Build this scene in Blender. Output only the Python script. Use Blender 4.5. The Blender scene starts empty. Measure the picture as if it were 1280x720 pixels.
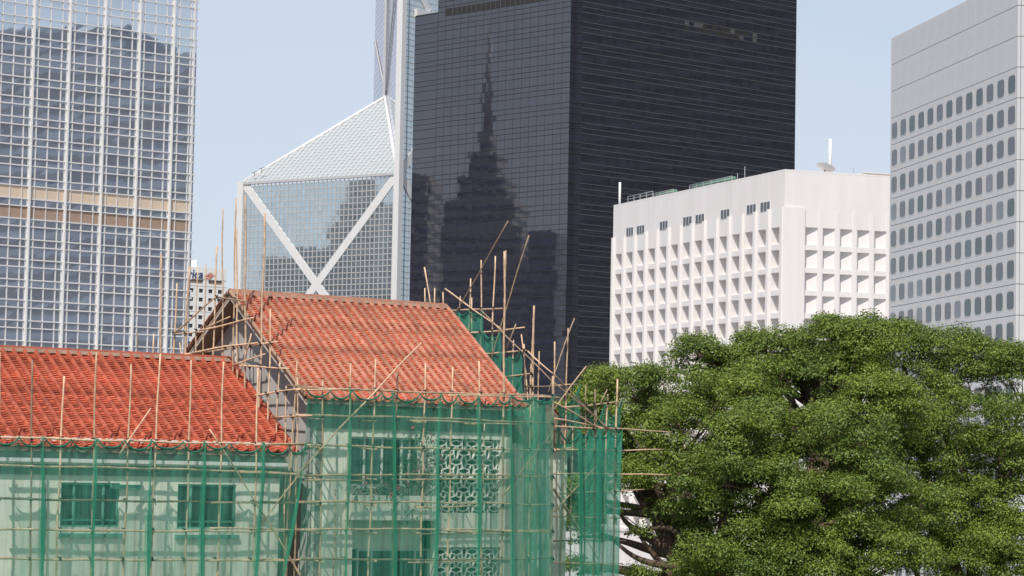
import bpy, math, random
import numpy as np
from mathutils import Vector, Matrix
random.seed(7); rng = np.random.default_rng(7)
S = bpy.context.scene; COL = S.collection
rad = math.radians

# ------------------------------------------------------------------ camera
FPX, CX, CY = 3500.0, 640.0, 360.0
PITCH, ROLL = 0.06634, -0.018546
CAM = Vector((0, 0, 14.0))
_fw = Vector((0, math.cos(PITCH), math.sin(PITCH))); _up = Vector((0, -math.sin(PITCH), math.cos(PITCH))); _rt = Vector((1, 0, 0))
CR = _rt*math.cos(ROLL) - _up*math.sin(ROLL); CU = _up*math.cos(ROLL) + _rt*math.sin(ROLL)
cd = bpy.data.cameras.new('camera'); cam = bpy.data.objects.new('camera', cd); COL.objects.link(cam)
cd.sensor_width = 36.0; cd.lens = 36.0*FPX/1280.0; cd.clip_start = 0.5; cd.clip_end = 20000
M = Matrix((CR, CU, -_fw)).transposed().to_4x4(); M.translation = CAM
cam.matrix_world = M
S.camera = cam

# ------------------------------------------------------------------ sky, sun, exposure
SUN_AZ, SUN_EL = 16.0, 50.0      # degrees left of straight behind the camera, elevation
sun_dir = Vector((-math.sin(rad(SUN_AZ))*math.cos(rad(SUN_EL)), -math.cos(rad(SUN_AZ))*math.cos(rad(SUN_EL)), math.sin(rad(SUN_EL))))
W = bpy.data.worlds.new('World'); S.world = W; W.use_nodes = True
nt = W.node_tree; nt.nodes.clear()
sky = nt.nodes.new('ShaderNodeTexSky'); sky.sky_type = 'NISHITA'; sky.sun_disc = False
sky.sun_elevation = rad(SUN_EL); sky.sun_rotation = math.atan2(sun_dir.x, sun_dir.y)
sky.air_density = 1.0; sky.dust_density = 0.4; sky.ozone_density = 1.2; sky.altitude = 20
bg = nt.nodes.new('ShaderNodeBackground'); bg.inputs['Strength'].default_value = 0.10
wo = nt.nodes.new('ShaderNodeOutputWorld')
# a thin even veil of humid haze over the clear sky, thickest towards the horizon all round
tc = nt.nodes.new('ShaderNodeTexCoord'); sx = nt.nodes.new('ShaderNodeSeparateXYZ'); nt.links.new(tc.outputs['Generated'], sx.inputs[0])
vr = nt.nodes.new('ShaderNodeMapRange'); vr.inputs[1].default_value = 0.0; vr.inputs[2].default_value = 0.7; vr.inputs[3].default_value = 0.90; vr.inputs[4].default_value = 0.45; nt.links.new(sx.outputs[2], vr.inputs[0])
cn = nt.nodes.new('ShaderNodeTexNoise'); cn.inputs['Scale'].default_value = 3.0; cn.inputs['Detail'].default_value = 5; cm = nt.nodes.new('ShaderNodeMapping'); cm.inputs['Scale'].default_value = (1, 1, 4); nt.links.new(tc.outputs['Generated'], cm.inputs[0]); nt.links.new(cm.outputs[0], cn.inputs['Vector'])
vn = nt.nodes.new('ShaderNodeMapRange'); vn.inputs[1].default_value = 0.35; vn.inputs[2].default_value = 0.7; vn.inputs[3].default_value = -0.16; vn.inputs[4].default_value = 0.10; nt.links.new(cn.outputs[0], vn.inputs[0])
va = nt.nodes.new('ShaderNodeMath'); va.operation = 'ADD'; nt.links.new(vr.outputs[0], va.inputs[0]); nt.links.new(vn.outputs[0], va.inputs[1])
vm = nt.nodes.new('ShaderNodeMix'); vm.data_type = 'RGBA'; nt.links.new(va.outputs[0], vm.inputs[0]); nt.links.new(sky.outputs[0], vm.inputs[6]); vm.inputs[7].default_value = (6.2, 6.85, 8.0, 1)
nt.links.new(vm.outputs[2], bg.inputs[0]); nt.links.new(bg.outputs[0], wo.inputs[0])
sl = bpy.data.lights.new('sun', 'SUN'); sl.energy = 3.95; sl.angle = rad(0.5); sl.color = (1.0, 0.945, 0.87)
so = bpy.data.objects.new('sun', sl); COL.objects.link(so)
so.rotation_euler = (-sun_dir).to_track_quat('-Z', 'Y').to_euler(); so.location = (0, -20, 200)
S.view_settings.view_transform = 'Standard'; S.view_settings.look = 'None'; S.view_settings.gamma = 1.0
S.view_settings.exposure = 0.10; S.view_settings.use_curve_mapping = False
S.render.engine = 'CYCLES'
S.cycles.transparent_max_bounces = 32; S.cycles.max_bounces = 8

# ------------------------------------------------------------------ surveying helpers
def ray(px, py): return _fw + CR*((px-CX)/FPX) + CU*((CY-py)/FPX)
def at(px, py, depth):
    d = ray(px, py); return CAM + d*(depth/d.y)
class Frame:
    """a plan frame: origin, x axis turned by a degrees, z = world height"""
    def __init__(s, o, a):
        s.o = Vector((o[0], o[1], 0)); s.a = rad(a)
        s.u = Vector((math.cos(s.a), math.sin(s.a), 0)); s.v = Vector((-math.sin(s.a), math.cos(s.a), 0))
    def loc(s, p):
        q = p - s.o; return Vector((q.dot(s.u), q.dot(s.v), p.z))
    def w(s, x, y, z): return s.o + s.u*x + s.v*y + Vector((0, 0, z))
    def ry(s, px, py, c):      # the point of plane y = c seen at a pixel
        d = ray(px, py); t = (c - (CAM-s.o).dot(s.v))/d.dot(s.v); return s.loc(CAM + d*t)
    def rx(s, px, py, c):
        d = ray(px, py); t = (c - (CAM-s.o).dot(s.u))/d.dot(s.u); return s.loc(CAM + d*t)

# ------------------------------------------------------------------ materials
def mat(name, col, rough=0.7, spec=0.5, metal=0.0, var=0.0, scale=1.0, col2=None, island=0.0, objrand=0.0, bump=0.0, bscale=30.0, stretch=(1, 1, 1), fac=(0.35, 0.7), wpos=False):
    m = bpy.data.materials.new(name); m.use_nodes = True
    t = m.node_tree; N = t.nodes; L = t.links
    b = N['Principled BSDF']; b.inputs['Roughness'].default_value = rough; b.inputs['Metallic'].default_value = metal
    b.inputs['Specular IOR Level'].default_value = spec
    c = N.new('ShaderNodeRGB'); c.outputs[0].default_value = (*col, 1); out = c.outputs[0]
    co = N.new('ShaderNodeTexCoord'); mp = N.new('ShaderNodeMapping'); mp.inputs['Scale'].default_value = stretch
    L.new(N.new('ShaderNodeNewGeometry').outputs['Position'] if wpos else co.outputs['Object'], mp.inputs[0])
    if col2 is not None:
        n = N.new('ShaderNodeTexNoise'); n.inputs['Scale'].default_value = scale; n.inputs['Detail'].default_value = 6; n.inputs['Roughness'].default_value = 0.65
        L.new(mp.outputs[0], n.inputs['Vector'])
        mr = N.new('ShaderNodeMapRange'); mr.inputs[1].default_value = fac[0]; mr.inputs[2].default_value = fac[1]; L.new(n.outputs[0], mr.inputs[0])
        mx = N.new('ShaderNodeMix'); mx.data_type = 'RGBA'; L.new(mr.outputs[0], mx.inputs[0]); L.new(out, mx.inputs[6]); mx.inputs[7].default_value = (*col2, 1); out = mx.outputs[2]
    def vary(src, amt, o):
        mr = N.new('ShaderNodeMapRange'); mr.inputs[3].default_value = 1-amt; mr.inputs[4].default_value = 1+amt; L.new(src, mr.inputs[0])
        h = N.new('ShaderNodeHueSaturation'); L.new(mr.outputs[0], h.inputs['Value']); L.new(o, h.inputs['Color']); return h.outputs[0]
    if var:
        n = N.new('ShaderNodeTexNoise'); n.inputs['Scale'].default_value = scale*3.1; n.inputs['Detail'].default_value = 5
        L.new(mp.outputs[0], n.inputs['Vector']); out = vary(n.outputs[0], var*2, out)
    if island:
        g = N.new('ShaderNodeNewGeometry'); out = vary(g.outputs['Random Per Island'], island, out)
    if objrand:
        g = N.new('ShaderNodeObjectInfo'); out = vary(g.outputs['Random'], objrand, out)
    L.new(out, b.inputs['Base Color'])
    if bump:
        n = N.new('ShaderNodeTexNoise'); n.inputs['Scale'].default_value = bscale; n.inputs['Detail'].default_value = 4; L.new(mp.outputs[0], n.inputs['Vector'])
        bp = N.new('ShaderNodeBump'); bp.inputs['Strength'].default_value = bump; bp.inputs['Distance'].default_value = 0.05
        L.new(n.outputs[0], bp.inputs['Height']); L.new(bp.outputs[0], b.inputs['Normal'])
    m['bsdf'] = 1
    return m
def glass(name, col, ior=2.0, rough=0.02, metal=0.0, island=0.0):
    m = mat(name, col, rough, 0.5, metal, island=island); m.node_tree.nodes['Principled BSDF'].inputs['IOR'].default_value = ior; return m

MT = dict(
 tile_warm=mat('weathered_clay_tile', (0.52, 0.118, 0.06), 0.85, 0.3, var=0.12, scale=2.6, col2=(0.48, 0.15, 0.088), island=0.34, objrand=0.08, wpos=True),
 roll_warm=mat('weathered_roll_tile', (0.41, 0.165, 0.108), 0.9, 0.2, var=0.15, scale=2.6, col2=(0.36, 0.18, 0.125), island=0.25, objrand=0.12, wpos=True),
 tile_red=mat('red_clay_tile', (0.44, 0.09, 0.047), 0.85, 0.25, var=0.12, scale=2.6, col2=(0.41, 0.10, 0.056), island=0.38, objrand=0.08, wpos=True),
 roll_red=mat('red_roll_tile', (0.37, 0.082, 0.046), 0.88, 0.2, var=0.14, scale=2.6, col2=(0.33, 0.095, 0.06), island=0.28, objrand=0.1, wpos=True),
 mortar=mat('ridge_mortar', (0.42, 0.27, 0.19), 0.95, 0.1, var=0.2, scale=3, col2=(0.29, 0.19, 0.14), bump=0.4),
 deck=mat('roof_boarding', (0.30, 0.22, 0.17), 0.9, 0.2, var=0.15, scale=2, stretch=(1, 6, 1)),
 render_grey=mat('cement_render', (0.46, 0.425, 0.41), 0.95, 0.2, var=0.1, scale=0.7, col2=(0.37, 0.34, 0.33), bump=0.25, stretch=(1, 1, 0.4)),
 render_cream=mat('painted_render', (0.82, 0.79, 0.69), 0.9, 0.3, var=0.06, scale=0.8, col2=(0.71, 0.69, 0.60), bump=0.1),
 board_white=mat('white_painted_board', (0.72, 0.70, 0.67), 0.6, 0.4, var=0.06, scale=3),
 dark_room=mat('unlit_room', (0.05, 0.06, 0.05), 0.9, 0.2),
 green_paint=mat('green_window_paint', (0.16, 0.38, 0.30), 0.5, 0.5, var=0.05, scale=4),
 pale_paint=mat('pale_window_paint', (0.62, 0.64, 0.60), 0.5, 0.5, var=0.04, scale=4),
 pane=glass('window_glass', (0.03, 0.05, 0.05), 1.5, 0.03),
 eave_shade=mat('eave_shade_green', (0.19, 0.25, 0.21), 0.8, 0.3, var=0.08, scale=1.5),  # grey-green with the deep shade under the eaves painted in
 breeze=mat('breeze_block_concrete', (0.84, 0.82, 0.75), 0.9, 0.3, var=0.06, scale=5),
 bamboo=mat('bamboo', (0.70, 0.49, 0.32), 0.5, 0.35, var=0.16, scale=2.0, col2=(0.55, 0.36, 0.225), objrand=0.22),
 bamboo_old=mat('grey_bamboo', (0.36, 0.25, 0.16), 0.65, 0.3, var=0.18, scale=2.0, col2=(0.25, 0.19, 0.14), objrand=0.2),
 tie=mat('black_lashing', (0.03, 0.03, 0.028), 0.8, 0.2),
 white_conc=mat('white_painted_concrete', (0.75, 0.715, 0.695), 0.9, 0.25, var=0.03, scale=0.22, col2=(0.665, 0.635, 0.615), bump=0.05, bscale=3, stretch=(1, 1, 0.16), fac=(0.46, 0.78)),
 roof_felt=mat('roof_felt', (0.30, 0.30, 0.30), 0.95),
 steel=mat('galvanised_steel', (0.45, 0.46, 0.46), 0.45, 0.5, 0.4),
 steel_white=mat('white_steel', (0.80, 0.79, 0.77), 0.5, 0.5),
 green_pipe=mat('green_pipe', (0.12, 0.32, 0.20), 0.5),
 dark_glass=glass('black_mirror_glass', (0.020, 0.020, 0.031), 2.05, 0.02, island=0.15),
 dark_metal=mat('dark_bronze_metal', (0.11, 0.107, 0.11), 0.45, 0.5, 0.3),
 louvre=mat('dark_louvre', (0.035, 0.033, 0.033), 0.8, 0.2),
 boc_glass=glass('pale_mirror_glass', (0.56, 0.63, 0.65), 1.5, 0.03, 0.85, island=0.06),
 boc_blue=glass('blue_mirror_glass', (0.36, 0.42, 0.62), 1.5, 0.06, 0.85, island=0.06),
 boc_roof=glass('roof_glass', (0.42, 0.47, 0.47), 1.5, 0.25, 0.15, island=0.06),
 alu=mat('pale_aluminium', (0.70, 0.685, 0.67), 0.5, 0.5, 0.1, var=0.03, scale=0.3),
 alu_grey=mat('grey_aluminium', (0.52, 0.51, 0.50), 0.5, 0.5, 0.2),
 left_glass=glass('blue_grey_glass', (0.70, 0.73, 0.77), 1.5, 0.02, 0.92, island=0.08),
 blind_and_reflection=mat('beige_blind', (0.62, 0.50, 0.38), 0.9, 0.2, var=0.05, scale=1),
 room_brown=mat('brown_room', (0.35, 0.25, 0.19), 0.9, 0.2, var=0.15, scale=0.6),
 sign_white=mat('white_tile_cladding', (0.90, 0.89, 0.86), 0.6, 0.4, var=0.02, scale=0.3),
 sign_brown=mat('brown_louvre', (0.26, 0.21, 0.18), 0.8),
 sign_pane=glass('dark_window', (0.07, 0.075, 0.085), 1.5, 0.08),
 letter_blue=mat('blue_letter', (0.04, 0.07, 0.22), 0.5),
 flag_red=mat('red_stripe', (0.75, 0.07, 0.03), 0.5), flag_grey=mat('grey_blue_stripe', (0.30, 0.33, 0.40), 0.5), flag_orange=mat('orange_stripe', (0.80, 0.33, 0.08), 0.5),
 panel_grey=mat('pale_grey_panel', (0.55, 0.545, 0.55), 0.7, 0.4, var=0.03, scale=0.3, island=0.04),
 joint=mat('dark_joint', (0.08, 0.08, 0.085), 0.8),
 bark=mat('banyan_bark', (0.17, 0.115, 0.085), 0.95, 0.1, var=0.25, scale=2, col2=(0.10, 0.075, 0.06), bump=0.6, bscale=8),
 paving=mat('pale_paving', (0.46, 0.44, 0.43), 0.9, 0.2, var=0.08, scale=0.3),
 ground=mat('city_ground', (0.17, 0.17, 0.16), 0.95, 0.2, var=0.15, scale=0.05),
 grass=mat('terrace_lawn', (0.06, 0.10, 0.03), 0.95, 0.1, var=0.25, scale=0.4, col2=(0.10, 0.10, 0.06)),
 far_conc=mat('brown_grey_cladding', (0.50, 0.48, 0.48), 0.8, 0.3, var=0.1, scale=0.1),
 far_blue=mat('blue_grey_cladding', (0.27, 0.31, 0.37), 0.5, 0.5, var=0.08, scale=0.1),
 far_dark=mat('dark_slate_cladding', (0.10, 0.105, 0.115), 0.7, 0.4, var=0.1, scale=0.1),
 far_band=mat('grey_window_band', (0.17, 0.185, 0.21), 0.3, 0.5, var=0.1, scale=0.2),
 far_light=mat('light_cladding', (0.40, 0.39, 0.37), 0.8, 0.3, var=0.08, scale=0.1),
 petal=mat('pink_blossom', (0.70, 0.16, 0.22), 0.7, 0.2, island=0.25),
 hem=mat('net_rope', (0.025, 0.15, 0.10), 0.8, 0.2),
)
def leaf_mat(name, col):
    m = mat(name, col, 0.45, 0.35, island=0.5, var=0.2, scale=0.3, col2=(col[0]*0.55, col[1]*0.68, col[2]*0.85), wpos=True); t = m.node_tree; b = t.nodes['Principled BSDF']; o = t.nodes['Material Output']
    tr = t.nodes.new('ShaderNodeBsdfTranslucent'); mx = t.nodes.new('ShaderNodeMixShader'); mx.inputs[0].default_value = 0.18
    src = b.inputs['Base Color'].links[0].from_socket; t.links.new(src, tr.inputs[0])
    t.links.new(b.outputs[0], mx.inputs[1]); t.links.new(tr.outputs[0], mx.inputs[2]); t.links.new(mx.outputs[0], o.inputs[0]); return m
MT['leaf'] = leaf_mat('banyan_leaf', (0.185, 0.245, 0.036))
MT['leaf_dark'] = leaf_mat('shrub_leaf', (0.05, 0.10, 0.03))
def net_mat(name, alpha, col):
    m = bpy.data.materials.new(name); m.use_nodes = True; t = m.node_tree; N = t.nodes; L = t.links; N.clear()
    o = N.new('ShaderNodeOutputMaterial'); d = N.new('ShaderNodeBsdfDiffuse'); tr = N.new('ShaderNodeBsdfTranslucent'); tp = N.new('ShaderNodeBsdfTransparent')
    co = N.new('ShaderNodeTexCoord'); mp = N.new('ShaderNodeMapping'); mp.inputs['Scale'].default_value = (4, 4, 0.5); L.new(co.outputs['Object'], mp.inputs[0])
    n = N.new('ShaderNodeTexNoise'); n.inputs['Scale'].default_value = 1.6; n.inputs['Detail'].default_value = 6; L.new(mp.outputs[0], n.inputs['Vector'])
    mr = N.new('ShaderNodeMapRange'); mr.inputs[1].default_value = 0.3; mr.inputs[2].default_value = 0.7; mr.inputs[3].default_value = alpha-0.09; mr.inputs[4].default_value = alpha+0.11; L.new(n.outputs[0], mr.inputs[0])
    # a woven net closes up where it is seen edge-on
    lw = N.new('ShaderNodeLayerWeight'); lw.inputs[0].default_value = 0.5
    pw = N.new('ShaderNodeMath'); pw.operation = 'POWER'; pw.inputs[1].default_value = 2.2; L.new(lw.outputs['Facing'], pw.inputs[0])
    ad = N.new('ShaderNodeMath'); ad.operation = 'MULTIPLY_ADD'; ad.use_clamp = True; ad.inputs[1].default_value = 0.5; L.new(pw.outputs[0], ad.inputs[0])
    m2 = N.new('ShaderNodeMapping'); m2.inputs['Scale'].default_value = (26, 26, 0.9); L.new(co.outputs['Object'], m2.inputs[0]); n2 = N.new('ShaderNodeTexNoise'); n2.inputs['Scale'].default_value = 1.0; n2.inputs['Detail'].default_value = 3; L.new(m2.outputs[0], n2.inputs['Vector'])
    r2 = N.new('ShaderNodeMapRange'); r2.inputs[1].default_value = 0.35; r2.inputs[2].default_value = 0.7; r2.inputs[3].default_value = -0.06; r2.inputs[4].default_value = 0.10; L.new(n2.outputs[0], r2.inputs[0])
    sm = N.new('ShaderNodeMath'); sm.operation = 'ADD'; L.new(mr.outputs[0], sm.inputs[0]); L.new(r2.outputs[0], sm.inputs[1]); L.new(sm.outputs[0], ad.inputs[2])
    c = N.new('ShaderNodeRGB'); c.outputs[0].default_value = (*col, 1)
    L.new(c.outputs[0], d.inputs[0]); L.new(c.outputs[0], tr.inputs[0])
    a = N.new('ShaderNodeMixShader'); a.inputs[0].default_value = 0.4; L.new(d.outputs[0], a.inputs[1]); L.new(tr.outputs[0], a.inputs[2])
    b = N.new('ShaderNodeMixShader'); L.new(ad.outputs[0], b.inputs[0]); L.new(tp.outputs[0], b.inputs[1]); L.new(a.outputs[0], b.inputs[2]); L.new(b.outputs[0], o.inputs[0])
    return m
MT['net'] = net_mat('green_debris_net', 0.25, (0.115, 0.53, 0.36))
MT['net_fold'] = net_mat('green_net_folds', 0.38, (0.085, 0.44, 0.295))
MT['net_dense'] = net_mat('dense_green_net', 0.45, (0.085, 0.43, 0.29))

# ------------------------------------------------------------------ mesh building
BASE = {}
class MB:
    def __init__(s): s.v = []; s.f = []; s.mi = []; s.cur = 0
    def add(s, vs, fs):
        n = len(s.v); s.v.extend(vs); s.f.extend([tuple(i+n for i in f) for f in fs]); s.mi.extend([s.cur]*len(fs)); return s
    def quad(s, a, b, c, d): return s.add([a, b, c, d], [(0, 1, 2, 3)])
    def poly(s, *p): return s.add(list(p), [tuple(range(len(p)))])
    def box(s, x0, x1, y0, y1, z0, z1):
        return s.add([(x0,y0,z0),(x1,y0,z0),(x1,y1,z0),(x0,y1,z0),(x0,y0,z1),(x1,y0,z1),(x1,y1,z1),(x0,y1,z1)],
                     [(0,3,2,1),(4,5,6,7),(0,1,5,4),(1,2,6,5),(2,3,7,6),(3,0,4,7)])
    def prism(s, pts, d):        # planar polygon pts (Vectors) extruded by vector d
        pts = [Vector(p) for p in pts]; d = Vector(d); n = len(pts)
        return s.add([tuple(p) for p in pts]+[tuple(p+d) for p in pts], [tuple(range(n))[::-1], tuple(range(n, 2*n))]+[(i, (i+1) % n, n+(i+1) % n, n+i) for i in range(n)])
    def bar(s, a, b, w, h, up=(0, 0, 1)):   # rectangular bar from a to b
        a = Vector(a); b = Vector(b); t = (b-a).normalized(); u = Vector(up); sd = t.cross(u)
        if sd.length < 1e-4: sd = t.cross(Vector((1, 0, 0)))
        sd.normalize(); u = sd.cross(t)
        q = [a+sd*(w/2)*i+u*(h/2)*j for i, j in ((-1,-1),(1,-1),(1,1),(-1,1))]
        return s.prism(q, b-a)
    def tube(s, pts, r, n=6, cap=True):
        pts = [Vector(p) for p in pts]; R = r if isinstance(r, (list, tuple)) else [r]*len(pts)
        t0 = (pts[1]-pts[0]).normalized(); a = t0.cross(Vector((0.31, 0.77, 0.55))).normalized()
        vs = []; fs = []
        for i, p in enumerate(pts):
            t = (pts[min(i+1, len(pts)-1)]-pts[max(i-1, 0)]).normalized()
            a = (a - t*a.dot(t)).normalized(); b = t.cross(a)
            for k in range(n):
                th = 2*math.pi*k/n; vs.append(tuple(p + (a*math.cos(th)+b*math.sin(th))*R[i]))
        for i in range(len(pts)-1):
            for k in range(n): fs.append((i*n+k, i*n+(k+1) % n, (i+1)*n+(k+1) % n, (i+1)*n+k))
        if cap: fs += [tuple(range(n))[::-1], tuple(range((len(pts)-1)*n, len(pts)*n))]
        return s.add(vs, fs)
    def mesh(s, name, mats, smooth=False, off=(0, 0, 0)):
        me = bpy.data.meshes.new(name); o = Vector(off)
        me.from_pydata([(v[0]-o.x, v[1]-o.y, v[2]-o.z) for v in s.v], [], s.f)
        for m in (mats if isinstance(mats, (list, tuple)) else [mats]): me.materials.append(m)
        if any(s.mi): me.polygons.foreach_set('material_index', s.mi)
        if smooth: me.polygons.foreach_set('use_smooth', [True]*len(s.f))
        me.update(); return me
    def build(s, name, mats, parent=None, smooth=False, kind=None, **props):
        off = BASE.get(parent, (0, 0, 0)) if parent else (0, 0, 0)
        o = bpy.data.objects.new(name, s.mesh(name, mats, smooth, off)); COL.objects.link(o)
        if parent is not None: o.parent = parent; BASE[o] = off
        if kind: o['kind'] = kind
        for k, v in props.items(): o[k] = v
        return o
def thing(name, label, cat, fr, base, group=None):
    """an Empty at the thing's base; its parts are given in the frame's coordinates"""
    o = bpy.data.objects.new(name, None); COL.objects.link(o); o.empty_display_size = 0.5
    o.location = fr.w(*base); o.rotation_euler = (0, 0, fr.a); o['label'] = label; o['category'] = cat
    if group: o['group'] = group
    BASE[o] = Vector(base); return o
def inst(me, name, parent, loc, rot=(0, 0, 0), sub=False):
    o = bpy.data.objects.new(name, me); COL.objects.link(o); o.parent = parent
    o.location = Vector(loc) - Vector(BASE[parent]); o.rotation_euler = rot; BASE[o] = Vector((0, 0, 0)); return o
WF = Frame((0, 0), 0)

# wall in plane y=const with rectangular holes: front skin + jambs
def holed_wall(mb, x0, x1, z0, z1, y, th, holes, slope=None):
    xs = sorted({x0, x1, *[h[0] for h in holes], *[h[1] for h in holes]}); zs = sorted({z0, z1, *[h[2] for h in holes], *[h[3] for h in holes]})
    xs = [x for x in xs if x0 <= x <= x1]; zs = [z for z in zs if z0 <= z <= z1]
    for i in range(len(xs)-1):
        for j in range(len(zs)-1):
            cx, cz = (xs[i]+xs[i+1])/2, (zs[j]+zs[j+1])/2
            if any(h[0] < cx < h[1] and h[2] < cz < h[3] for h in holes): continue
            mb.quad((xs[i], y, zs[j]), (xs[i+1], y, zs[j]), (xs[i+1], y, zs[j+1]), (xs[i], y, zs[j+1]))
    for a, b, c, d in holes:
        b_ = min(b, x1); c_ = max(c, z0)
        mb.quad((a, y, c_), (a, y, d), (a, y+th, d), (a, y+th, c_)); mb.quad((b_, y, d), (b_, y, c_), (b_, y+th, c_), (b_, y+th, d))
        mb.quad((a, y, d), (b_, y, d), (b_, y+th, d), (a, y+th, d)); mb.quad((a, y, c_), (a, y+th, c_), (b_, y+th, c_), (b_, y, c_))
    return mb

# ================================================================== SETTING
g = MB(); g.quad((-6000, -3000, 0), (6000, -3000, 0), (6000, 9000, 0), (-6000, 9000, 0)); g.build('ground', MT['ground'], kind='structure')
TZ = 4.0
g = MB(); a = [(-70, 70), (80, 70), (80, 190), (-70, 190)]; b = [(-85, 55), (95, 55), (95, 205), (-85, 205)]
g.add([(x, y, TZ) for x, y in a]+[(x, y, 0.02) for x, y in b], [(0, 1, 2, 3)]+[(4+i, 4+(i+1) % 4, (i+1) % 4, i) for i in range(4)])
g.build('terrace', MT['grass'], kind='structure')

# ================================================================== BLACK GLASS TOWER
D0 = at(728, 50, 550); FD = Frame(D0, 43.5)
def pane_grid(mb, org, du, dn, nu, wu, rows, tilt=0.0016):
    """separate glass quads; du along, dn outward; rows = list of (z0, z1); each pane a hair out of true"""
    for i in range(nu):
        for z0, z1 in rows:
            p = Vector(org)+Vector(du)*(i*wu); q = p+Vector(du)*wu
            ax, az = random.gauss(0, tilt)*wu/2, random.gauss(0, tilt)*(z1-z0)/2
            n = Vector(dn)
            P = [(p, z0, -ax-az), (q, z0, ax-az), (q, z1, ax+az), (p, z1, -ax+az)]
            mb.add([tuple(Vector((a.x, a.y, z))+n*e) for a, z, e in P], [(0, 1, 2, 3)])
    return mb
dk = thing('glass_tower', 'tall black glass office tower rising behind the tiled roof', 'tower', FD, (0, 0, 0))
zc = FD.rx(700, 40, 0).z
pitch = 25.6*550/3500.0
# lines seen at the corner: groups of three per storey; phase from the photograph
zl0 = D0.z + (50-40.0)*550/3500.0
LL = FD.rx(547, 60, -1.7).y; LR = FD.ry(995, 60, 0).x; LW = FD.rx(515, 120, -1.7).y
ZT = D0.z + 50*550/3500.0 + 14
zlines = []
rows = []
k = -30
for k in range(-22, 10):
    zb = zl0 + k*pitch
    zs = [zb, zb+pitch*0.265, zb+pitch*0.53]
    zlines += zs; rows += [(zs[0], zs[1]), (zs[1], zs[2]), (zs[2], zb+pitch)]
rows = [r for r in rows if r[1] < ZT and r[0] > 1]; zlines = [z for z in zlines if 1 < z < ZT]
c = MB(); c.box(-1.5, LR-0.2, 1.8, LL-0.2, 0, ZT-0.1); c.build('core', MT['louvre'], dk)
c = MB(); n1 = 46; pane_grid(c, (0, 0, 0), (1, 0, 0), (0, -1, 0), n1, LR/n1, rows, 0.0006)
c.build('glass_pane', MT['dark_glass'], dk, kind='stuff')
c = MB(); n2 = 34; pane_grid(c, (-1.7, LL, 0), (0, -1, 0), (-1, 0, 0), n2, (LL-1.6)/n2, rows, 0.0006); c.build('glass_pane', MT['dark_glass'], dk, kind='stuff')
c = MB(); pane_grid(c, (0, 1.6, 0), (0, -1, 0), (-1, 0, 0), 1, 1.6, rows, 0.0008); pane_grid(c, (-1.7, 1.6, 0), (1, 0, 0), (0, -1, 0), 1, 1.7, rows, 0.0008); c.build('corner_glass', MT['dark_glass'], dk, kind='stuff')
mr_ = MB(); mr_.box(0, LR, -0.05, 0.02, -0.07, 0.07); mr_ = mr_.mesh('transom', MT['dark_metal'])
ml_ = MB(); ml_.box(-1.75, -1.68, 1.6, LL, -0.06, 0.06); ml_.box(-1.7, 0, 1.55, 1.62, -0.06, 0.06); ml_.box(-0.05, 0.02, 0, 1.6, -0.06, 0.06); ml_ = ml_.mesh('transom', MT['louvre'])
for z in zlines:
    inst(mr_, 'transom', dk, (0, 0, z)); inst(ml_, 'transom', dk, (0, 0, z))
v_ = MB(); v_.box(-0.022, 0.022, -0.025, 0.02, 1, ZT); v_ = v_.mesh('mullion', MT['louvre'])
for i in range(n1+1): inst(v_, 'mullion', dk, (i*LR/n1, 0, 0))
for i in range(0, n2+1, 2): inst(v_, 'mullion', dk, (-1.7, LL-i*(LL-1.6)/n2, 0), (0, 0, rad(-90)))
# plant-floor louvre band near the top of the left face
p0 = FD.rx(557, 16, -1.7); p1 = FD.rx(695, 2, -1.7); zb = FD.rx(600, 9, -1.7).z
c = MB(); c.box(-1.82, -1.65, p1.y, p0.y, zb-0.75, zb+0.75); lb = c.build('louvre_band', MT['louvre'], dk)
c = MB()
for i in range(int((p0.y-p1.y)/1.45)): c.box(-1.86, -1.82, p1.y+i*1.45, p1.y+i*1.45+0.1, zb-0.75, zb+0.75)
c.build('louvre_post', MT['dark_metal'], lb, kind='stuff')
# lower shoulder at the back left
zsh = FD.rx(530, 18, -1.2).z
c = MB(); c.box(-1.2, LR*0.5, LL-0.1, LW, 0, zsh); sh = c.build('shoulder', MT['louvre'], dk)
c = MB(); n3 = 6; pane_grid(c, (-1.25, LW, 0), (0, -1, 0), (-1, 0, 0), n3, (LW-LL)/n3, [r for r in rows if r[1] < zsh], 0.0012); c.build('glass_pane', MT['dark_glass'], dk, kind='stuff')
c = MB()
for z in zlines:
    if z < zsh: c.box(-1.30, -1.23, LL, LW, z-0.06, z+0.06)
c.build('transom', MT['louvre'], dk, kind='stuff')
# a reflected patch high on the right face, put into the colour of some panes
for i in range(21, 37):
    for j in (1, 2):
        pp = FD.ry(850, 22, 0); zz = min(zlines, key=lambda z: abs(z-pp.z)); 
        if random.random() < 0.62:
            x = i*LR/n1; c = MB(); c.box(x+0.06, x+LR/n1-0.06, -0.02, -0.012, zz-1.0*j+0.06, zz-1.0*(j-1)-0.1); c.build('blind_and_reflection', MT['louvre'] if random.random() < 0.6 else MT['dark_metal'], dk)

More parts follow.
